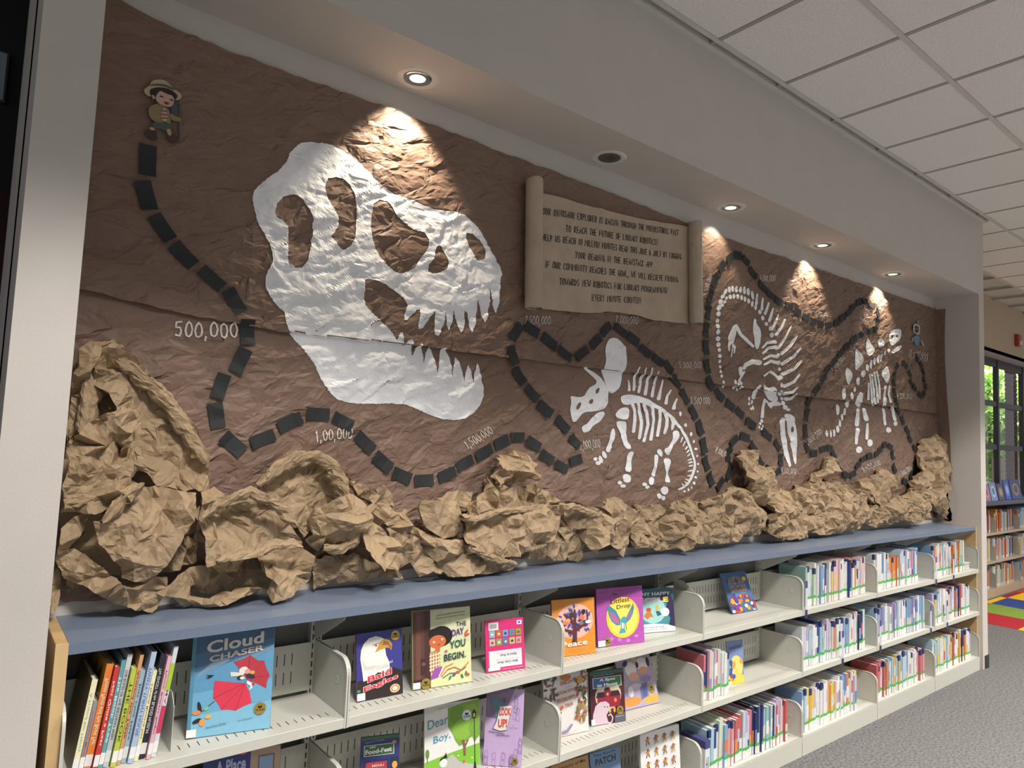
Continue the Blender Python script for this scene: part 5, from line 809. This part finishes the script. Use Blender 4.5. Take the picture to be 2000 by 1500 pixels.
# ------------------------------------------------------------------ crumpled kraft paper along the counter
m_kr = m_kraft
def paper(label, cr, P, yb, yt, Dp, amp, seed, rim=0, fs=1.0):
    """one crumpled kraft sheet: coarse facets displaced in 3D, then refined by midpoint displacement so every crease is a real fold"""
    ox, oy, s = cr; rr = random.Random(seed); rs = np.random.RandomState(seed); W2 = []; sl = (yt-yb)/.7
    for x, y in P:
        d = ray(ox+s*x, oy+s*y); t = (yb+sl*(CP[2]-1.12)-CP[1])/(d[1]-sl*d[2]); q = CP+d*t; W2.append((q[0], max(q[2], 1.1215)))
    cs = .056*fs
    B = resample(W2, cs*.9, .003, rr); A = np.array(B); x0, z0 = A.min(0); x1, z1 = A.max(0)
    gx_, gz_ = np.meshgrid(np.arange(x0, x1, cs), np.arange(z0, z1, cs*.9)); gx_ = gx_+cs*.5*(np.arange(gx_.shape[0]) % 2)[:, None]
    gx_ = (gx_+rs.uniform(-.38, .38, gx_.shape)*cs).ravel(); gz_ = (gz_+rs.uniform(-.38, .38, gz_.shape)*cs).ravel()
    A2 = np.roll(A, -1, 0)
    def dist(X, Z):
        dm = np.full(len(X), 9.)
        for a, b in zip(A, A2):
            ab = b-a; L = ab@ab+1e-12; tt = np.clip(((X-a[0])*ab[0]+(Z-a[1])*ab[1])/L, 0, 1); dm = np.minimum(dm, np.hypot(X-a[0]-tt*ab[0], Z-a[1]-tt*ab[1]))
        return dm
    k = pip(gx_, gz_, B) & (dist(gx_, gz_) > cs*.35)
    vin = [Vector((float(a), float(b))) for a, b in B]+[Vector((float(a), float(b))) for a, b in zip(gx_[k], gz_[k])]
    r = delaunay_2d_cdt(vin, [(i, (i+1) % len(B)) for i in range(len(B))], [], 0, 1e-6)
    vo = np.array([(v.x, v.y) for v in r[0]]); T = np.array([t for t in r[2] if len(t) == 3]); c = vo[T].mean(1); T = T[pip(c[:, 0], c[:, 1], B)]
    X, Z = vo[:, 0], vo[:, 1]; dm = dist(X, Z); edge = dm < cs*.1
    # a few long fold lines across the sheet, ridge or valley
    fold = np.zeros(len(X)); cx, cz = A.mean(0); R0 = max(x1-x0, z1-z0)
    for q in range(3):
        an = rs.uniform(0, math.pi); off = rs.uniform(-.3, .3)*R0; dd = np.abs((X-cx)*math.cos(an)+(Z-cz)*math.sin(an)-off); fold += rs.choice([-1, 1, 1])*.038*np.maximum(0, 1-dd/(.06+.04*q))
    big = tin(X, Z, .13, seed)
    y = yb+sl*(Z-1.12)-Dp*(1-np.exp(-dm/.05))-amp*(.022*big+fold+rs.uniform(-.021, .021, len(X)))
    y = y-rim*np.exp(-(dm/.03)**2)+np.where(edge, rs.uniform(-.012, .012, len(X)), 0)
    V = np.stack([X+amp*rs.uniform(-.007, .007, len(X)), y, Z+amp*rs.uniform(-.007, .007, len(X))], 1); F = [tuple(t) for t in T]
    # the rim folds back behind the sheet
    cnt = {}
    for t in F:
        for a, b in ((t[0], t[1]), (t[1], t[2]), (t[2], t[0])): cnt[(min(a, b), max(a, b))] = cnt.get((min(a, b), max(a, b)), 0)+1
    be_ = [e_ for e_, n_ in cnt.items() if n_ == 1]; new = {}; cc_ = V[:, [0, 2]].mean(0); V = list(map(tuple, V))
    for a in sorted({v for e_ in be_ for v in e_}):
        p = V[a]; dx, dz = cc_[0]-p[0], cc_[1]-p[2]; L = math.hypot(dx, dz)+1e-6; inn = rs.uniform(.006, .028); new[a] = len(V)
        V.append((p[0]+dx/L*inn, p[1]+rs.uniform(.018, .05), max(p[2]+dz/L*inn, ZC+.0012)))
    for a, b in be_: F += [(a, b, new[b]), (a, new[b], new[a])]
    V = np.array(V); F = np.array(F)
    for lv, g in ((0, .11), (1, .075), (2, .05)):
        E3 = np.vstack([F[:, [0, 1]], F[:, [1, 2]], F[:, [2, 0]]]); E3.sort(1); U, inv = np.unique(E3, axis=0, return_inverse=True); inv = inv.ravel()
        L = np.linalg.norm(V[U[:, 0]]-V[U[:, 1]], axis=1); mid = (V[U[:, 0]]+V[U[:, 1]])/2
        if lv: mid = mid+(V[U[:, 0]]-V[U[:, 1]])*rs.uniform(-.14, .14, (len(U), 1))
        mid = mid+rs.normal(size=mid.shape)*(L*g*np.array([[.35], [1.], [.35]])).T*min(1.2, amp+.15)
        n0 = len(V); m_ = n0+inv.reshape(3, -1); a, b, c_ = F.T; V = np.vstack([V, mid])
        F = np.vstack([np.stack([a, m_[0], m_[2]], 1), np.stack([m_[0], b, m_[1]], 1), np.stack([m_[2], m_[1], c_], 1), np.stack([m_[0], m_[1], m_[2]], 1)])
    V[:, 1] = np.clip(V[:, 1], .03, YB-.012+.004*rs.uniform(-1, .5, len(V))); V[:, 0] = np.clip(V[:, 0], XL+.004, XR-.004); V[:, 2] = np.maximum(V[:, 2], ZC+.001+.0008*rs.rand(len(V)))
    org = (float(V[:, 0].mean()), float(V[:, 1].mean()), float(V[:, 2].min()))
    return _place(obj('crumpled_paper', V, F, m_kr, None, off=org, label=label), org)
def _place(o, org): o.location = org; o['category'] = 'crumpled paper'; o['group'] = 'crumpled paper rocks on the counter'; return o
K1 = (0, 600, .4334); K2 = (600, 800, .35); K3 = (1200, 800, .35)
paper('brown crumpled backing paper low behind the leftmost rocks', K1, [(300,300),(480,250),(640,480),(800,700),(900,860),(880,1120),(700,1200),(500,1200),(300,1290),(262,1000),(285,600)], .295, .300, .02, .7, 41)
ARCH = paper('tall arched kraft sheet with a folded edge, leftmost and highest rock', K1, [(400,300),(420,180),(495,155),(560,205),(620,260),(700,330),(770,400),(820,470),(870,540),(910,620),(932,680),(932,760),(925,815),(880,822),(800,820),(700,790),(600,700),(520,650),(470,560),(500,430),(460,330)], .262, .275, -.035, .9, 2, rim=.028)
paper('narrow twisted kraft strand against the left pilaster', K1, [(345,200),(400,160),(440,148),(480,165),(440,230),(405,290),(415,370),(405,450),(350,520),(330,600),(300,600),(318,470),(330,330)], .22, .24, .03, 1.0, 3)
KNOT = paper('knotted kraft bunch in the middle of the left heap', K1, [(300,640),(350,560),(420,500),(450,480),(530,440),(600,500),(570,620),(580,700),(600,800),(560,860),(500,900),(420,920),(350,925),(280,930),(275,850),(292,760),(300,700)], .20, .22, .035, 1.15, 4, fs=.8)
paper('folded kraft tongue inside the tall arch', K1, [(410,290),(470,285),(520,330),(560,380),(600,450),(640,520),(560,545),(500,500),(520,440),(480,380),(420,345)], .21, .235, .02, .9, 5)
PALE = paper('broad pale kraft bowl at the centre of the left heap', K1, [(400,960),(460,960),(520,870),(600,790),(720,815),(880,830),(870,900),(840,1000),(770,1110),(700,1190),(640,1230),(560,1220),(510,1150),(440,1060)], .17, .21, .03, .95, 6, rim=.014)
paper('slanting kraft strip lower left beside the pilaster', K1, [(270,1000),(330,930),(415,920),(390,980),(340,1060),(290,1120),(255,1110)], .21, .23, .02, .8, 7)
paper('long rolled kraft band along the bottom left of the counter', K1, [(250,1100),(330,1090),(420,1150),(520,1220),(560,1260),(640,1240),(720,1205),(742,1215),(735,1290),(680,1375),(600,1350),(520,1330),(430,1270),(340,1250),(265,1190)], .235, .25, .03, .8, 8, fs=.7)
paper('small hanging kraft scrap at the very left counter corner', K1, [(236,1200),(262,1180),(285,1220),(272,1320),(262,1385),(228,1385)], .22, .25, .01, .6, 9)
paper('small crumpled kraft tuft between the two left heaps', K1, [(740,1170),(770,1090),(850,1050),(910,1040),(920,1160),(850,1180),(780,1185)], .21, .24, .03, 1.0, 10, fs=.7)
paper('upright kraft wedge behind the second heap', K1, [(860,940),(900,820),(960,810),(1000,860),(950,940),(905,1050),(870,1050)], .26, .28, .02, .8, 12)
MOUND = paper('round-topped kraft mound with a folded brow, second heap', K1, [(1150,860),(1165,790),(1230,710),(1330,650),(1440,650),(1520,700),(1570,780),(1575,860),(1520,940),(1440,1000),(1350,1030),(1310,930),(1200,880)], .225, .245, .01, 1.0, 13, rim=.02)
DRAPE = paper('draped kraft sheet hanging over the counter edge, second heap', K1, [(905,930),(960,880),(1060,830),(1130,810),(1230,870),(1310,910),(1340,990),(1380,1060),(1410,1130),(1420,1250),(1350,1290),(1222,1322),(1240,1250),(1190,1180),(1180,1130),(1080,1150),(1040,1185),(1010,1165),(920,1165),(915,1050)], .150, .20, .02, .95, 14, rim=.008)
paper('kraft curl lying open on the counter below the draped sheet', K1, [(700,1290),(760,1240),(850,1180),(950,1170),(940,1230),(860,1270),(830,1310),(900,1335),(1010,1290),(1120,1265),(1190,1270),(1010,1320),(930,1345),(830,1366),(780,1310)], .21, .25, .02, .7, 15)
paper('shadowed brown kraft behind the open curl', K1, [(930,1150),(1200,1140),(1240,1260),(1100,1280),(950,1290),(850,1290),(900,1200)], .275, .28, .01, .7, 16)
paper('pale pleated kraft strip lying flat on the counter', K2, [(20,830),(120,800),(260,800),(400,870),(500,865),(495,930),(430,925),(350,935),(280,945),(200,960),(110,975),(30,998)], .27, .29, .025, .6, 17, fs=.45)
paper('dark-throated kraft bundle right of the round mound', K2, [(0,560),(100,480),(210,460),(260,500),(300,560),(320,640),(290,700),(220,740),(150,770),(60,780),(0,740)], .215, .24, .03, 1.1, 18)
paper('looped kraft strand arching over the third heap', K2, [(235,405),(300,410),(360,450),(430,480),(470,540),(540,590),(560,660),(500,690),(430,620),(420,700),(370,745),(340,700),(370,620),(350,520),(290,470)], .20, .225, .03, .95, 19, fs=.8)
HOLL = paper('hollow kraft fold under the looped strand', K2, [(270,660),(340,620),(420,700),(520,770),(565,830),(540,860),(440,870),(340,860),(290,820),(270,740)], .20, .23, .02, 1.0, 20, rim=.012)
paper('small dark kraft peak behind the looped strand', K2, [(400,450),(440,415),(495,480),(495,540),(450,520)], .27, .285, .01, .6, 21)
paper('long diagonal kraft strip of the third heap', K2, [(430,630),(510,680),(600,700),(680,790),(760,830),(800,910),(740,925),(690,895),(635,930),(600,870),(540,800),(470,740)], .205, .235, .02, .85, 22)
paper('wide kraft mass low in front, left of the knotted hill', K2, [(560,640),(640,680),(740,715),(860,720),(900,790),(1030,830),(1120,835),(1172,862),(1160,895),(1040,900),(900,915),(780,920),(700,840),(600,760)], .215, .245, .02, .95, 23)
paper('square flat-topped kraft pocket left of the knotted hill', K2, [(605,505),(700,503),(830,505),(848,560),(845,640),(800,705),(740,715),(640,660),(598,590)], .225, .245, .015, .55, 24, rim=.006)
paper('pale kraft corner rising behind the square pocket', K2, [(700,500),(760,460),(830,450),(912,462),(890,540),(840,580),(830,505)], .265, .285, .01, .6, 25)
HILL = paper('large kraft hill below the twisted knot', K2, [(960,450),(1000,380),(1060,420),(1150,430),(1260,415),(1350,460),(1440,512),(1360,550),(1220,600),(1100,600),(960,600),(865,600),(850,560),(900,500)], .245, .262, .02, 1.0, 26)
paper('twisted kraft knot on top of the central hill', K2, [(1040,280),(1090,252),(1150,237),(1205,262),(1255,320),(1250,385),(1190,400),(1110,400),(1080,435),(1040,420),(1010,380),(1045,330)], .215, .235, .03, 1.3, 27, fs=.5)
BOWL = paper('wide kraft bowl in front of the central hill', K2, [(862,578),(930,585),(1000,590),(1060,552),(1140,548),(1250,538),(1340,525),(1395,530),(1400,600),(1360,680),(1330,760),(1240,785),(1150,815),(1060,830),(950,790),(885,745),(865,660)], .175, .215, .02, .9, 28, rim=.014)
paper('low kraft fold lying under the wide bowl', K2, [(1100,830),(1200,790),(1320,770),(1380,650),(1450,700),(1480,800),(1440,840),(1340,848),(1220,845)], .26, .28, .01, .8, 29)
BRIDGE = paper('arched kraft bridge with a dark hollow, right of the bowl', K2, [(1395,520),(1450,512),(1520,525),(1600,560),(1690,620),(1700,690),(1650,730),(1610,740),(1608,812),(1560,770),(1550,670),(1480,655),(1430,600)], .205, .235, .02, .95, 30, rim=.01)
paper('shadowed kraft legs under the arched bridge', K2, [(1370,650),(1450,650),(1500,700),(1560,680),(1540,780),(1520,850),(1480,850),(1450,780)], .265, .28, .01, .8, 31)
paper('pointed kraft peak with a folded lip, right of the bridge', K2, [(1610,540),(1660,510),(1700,483),(1750,530),(1790,570),(1815,610),(1812,700),(1805,780),(1755,826),(1700,780),(1650,700),(1700,640),(1690,600)], .225, .25, .02, .85, 32)
paper('small kraft flap right of the pointed peak', K2, [(1780,560),(1850,580),(1920,660),(1900,700),(1815,680)], .22, .25, .01, .7, 33)
paper('crinkled kraft clump near the tail of the horned skeleton', K3, [(130,560),(170,535),(260,540),(330,510),(390,490),(460,520),(475,600),(470,680),(400,700),(395,760),(350,782),(280,790),(200,770),(110,780),(100,700),(190,680),(160,610)], .215, .245, .035, 1.15, 34, fs=.6)
TRI = paper('broad kraft sheet with a triangular shadow, middle of the counter', K3, [(470,510),(520,490),(600,470),(680,430),(740,440),(760,500),(810,560),(835,640),(830,710),(760,705),(660,735),(575,750),(500,740),(420,735),(420,690),(475,660)], .205, .24, .02, .95, 35)
paper('tall upright kraft stump in front of the trail', K3, [(675,260),(710,232),(770,222),(798,240),(800,300),(810,330),(855,320),(868,380),(872,450),(850,520),(790,540),(740,500),(715,420),(700,340)], .235, .255, .03, .85, 36, fs=.7)
paper('jagged kraft clump right of the upright stump', K3, [(860,440),(910,428),(960,450),(1025,465),(1030,540),(1050,600),(1080,640),(1060,710),(1000,725),(900,720),(840,690),(835,600),(850,520)], .215, .245, .03, 1.2, 37, fs=.6)
paper('folded kraft crest with a leaf-shaped peak', K3, [(1088,400),(1110,350),(1150,290),(1200,258),(1222,280),(1215,340),(1235,390),(1180,400),(1150,380),(1110,412)], .25, .27, .02, .8, 38)
paper('wide kraft clump below the leaf-shaped peak', K3, [(1020,450),(1060,420),(1140,400),(1230,400),(1290,430),(1380,470),(1420,540),(1410,640),(1330,660),(1280,680),(1180,690),(1090,690),(1060,640),(1030,560)], .22, .25, .03, 1.15, 39, fs=.7)
paper('thin upright kraft scrap left of the pointed sail', K3, [(1350,400),(1375,375),(1400,385),(1400,450),(1430,520),(1380,500),(1350,450)], .25, .27, .01, .7, 40)
paper('pointed kraft sail standing on the right part of the counter', K3, [(1405,470),(1440,430),(1460,370),(1500,318),(1550,350),(1600,385),(1560,440),(1520,500),(1500,540),(1450,520)], .24, .26, .015, .7, 42)
paper('low crumpled kraft lump under the pointed sail', K3, [(1420,540),(1500,530),(1580,480),(1640,540),(1620,600),(1560,640),(1480,658),(1415,640)], .22, .25, .03, 1.15, 43, fs=.6)
paper('kraft clump at the foot of the corner tower', K3, [(1580,520),(1640,450),(1700,380),(1760,420),(1770,520),(1740,600),(1680,635),(1610,630)], .225, .25, .03, 1.15, 44, fs=.7)
paper('tall kraft tower in the far right corner of the niche', K3, [(1700,340),(1710,240),(1730,170),(1780,130),(1830,160),(1868,215),(1840,250),(1865,320),(1870,420),(1888,480),(1885,560),(1875,625),(1830,590),(1800,540),(1760,530),(1700,480),(1690,400)], .235, .255, .03, 1.1, 45)

def band(par, cr, path, w, yb, yt, seed):
    """turned-over edge of a kraft sheet: a creased lip standing proud along a line"""
    ox, oy, s = cr; rs = np.random.RandomState(seed); sl = (yt-yb)/.7; W2 = []
    for x, y in path:
        d = ray(ox+s*x, oy+s*y); t = (yb+sl*(CP[2]-1.12)-CP[1])/(d[1]-sl*d[2]); q = CP+d*t; W2.append((q[0], max(q[2], 1.125), q[1]))
    P = [np.array(p) for p in W2]; Q = []
    for a, b in zip(P[:-1], P[1:]):
        k = max(1, int(np.hypot(*(b-a)[:2])/.022)); Q += [a+(b-a)*t/k for t in range(k)]
    Q.append(P[-1]); n = len(Q); V = []; m_ = 7
    for i in range(n):
        d = Q[min(i+1, n-1)]-Q[max(i-1, 0)]; d = d[:2]/np.hypot(*d[:2]); nn = np.array([d[1], -d[0]]); ww = w*rs.uniform(.75, 1.2)*(.5 if i in (0, n-1) else 1)
        for k, (a, o) in enumerate(((1.0, .012), (.75, -.004), (.35, -.010), (0, -.008), (-.12, .006), (.1, .02), (.5, .026))):
            V.append((Q[i][0]+nn[0]*a*ww+rs.uniform(-.003, .003), Q[i][2]+o+rs.uniform(-.004, .004), max(ZC+.002, Q[i][1]+nn[1]*a*ww+rs.uniform(-.003, .003))))
    F = []
    for i in range(n-1):
        for k in range(m_-1): a = i*m_+k; F += [(a, a+1, a+m_+1), (a, a+m_+1, a+m_)]
    V = np.array(V); F = np.array(F)
    for g in (.07, .05):
        E3 = np.vstack([F[:, [0, 1]], F[:, [1, 2]], F[:, [2, 0]]]); E3.sort(1); U, inv = np.unique(E3, axis=0, return_inverse=True); inv = inv.ravel()
        L = np.linalg.norm(V[U[:, 0]]-V[U[:, 1]], axis=1); mid = (V[U[:, 0]]+V[U[:, 1]])/2+rs.normal(size=(len(U), 3))*(L*g)[:, None]
        n0 = len(V); q = n0+inv.reshape(3, -1); a, b, c_ = F.T; V = np.vstack([V, mid]); F = np.vstack([np.stack([a, q[0], q[2]], 1), np.stack([q[0], b, q[1]], 1), np.stack([q[2], q[1], c_], 1), np.stack([q[0], q[1], q[2]], 1)])
    V[:, 1] = np.minimum(V[:, 1], YB-.012); V[:, 2] = np.maximum(V[:, 2], ZC+.001)
    return obj('folded_edge', V, F, m_kr, par, off=tuple(par.location))
band(ARCH, K1, [(440,160),(500,165),(565,215),(625,270),(705,340),(775,410),(825,480),(872,550),(912,630),(932,700)], .040, .205, .235, 1)
band(ARCH, K1, [(350,560),(375,430),(385,330),(370,250),(420,175),(480,155)], .045, .215, .235, 2)
band(KNOT, K1, [(290,880),(400,850),(500,800),(560,730),(600,640),(700,740)], .030, .165, .185, 3)
band(PALE, K1, [(455,965),(500,900),(560,830),(640,790)], .028, .125, .165, 4)
band(DRAPE, K1, [(910,940),(965,885),(1060,835),(1135,812),(1225,862),(1300,905),(1345,985)], .030, .115, .165, 5)
band(DRAPE, K1, [(1360,1090),(1250,1080),(1150,1120),(1060,1140),(980,1150)], .026, .110, .160, 6)
band(MOUND, K1, [(1160,800),(1235,712),(1335,655),(1440,652),(1515,700),(1565,780),(1575,860)], .036, .175, .205, 7)
band(HOLL, K2, [(90,755),(180,760),(250,720),(300,640),(330,560),(380,530)], .034, .165, .19, 8)
band(HILL, K2, [(435,640),(500,600),(560,560)], .02, .20, .22, 9)
band(BOWL, K2, [(865,590),(960,598),(1050,560),(1140,550),(1250,540),(1340,528)], .026, .135, .175, 10)
band(BOWL, K2, [(900,760),(1000,800),(1080,830),(1165,850)], .024, .150, .18, 11)
band(BRIDGE, K2, [(1400,525),(1500,530),(1600,565),(1690,625),(1700,690)], .03, .165, .19, 12)
band(TRI, K3, [(480,520),(600,480),(680,440),(740,470),(800,550),(832,620)], .032, .17, .20, 13)
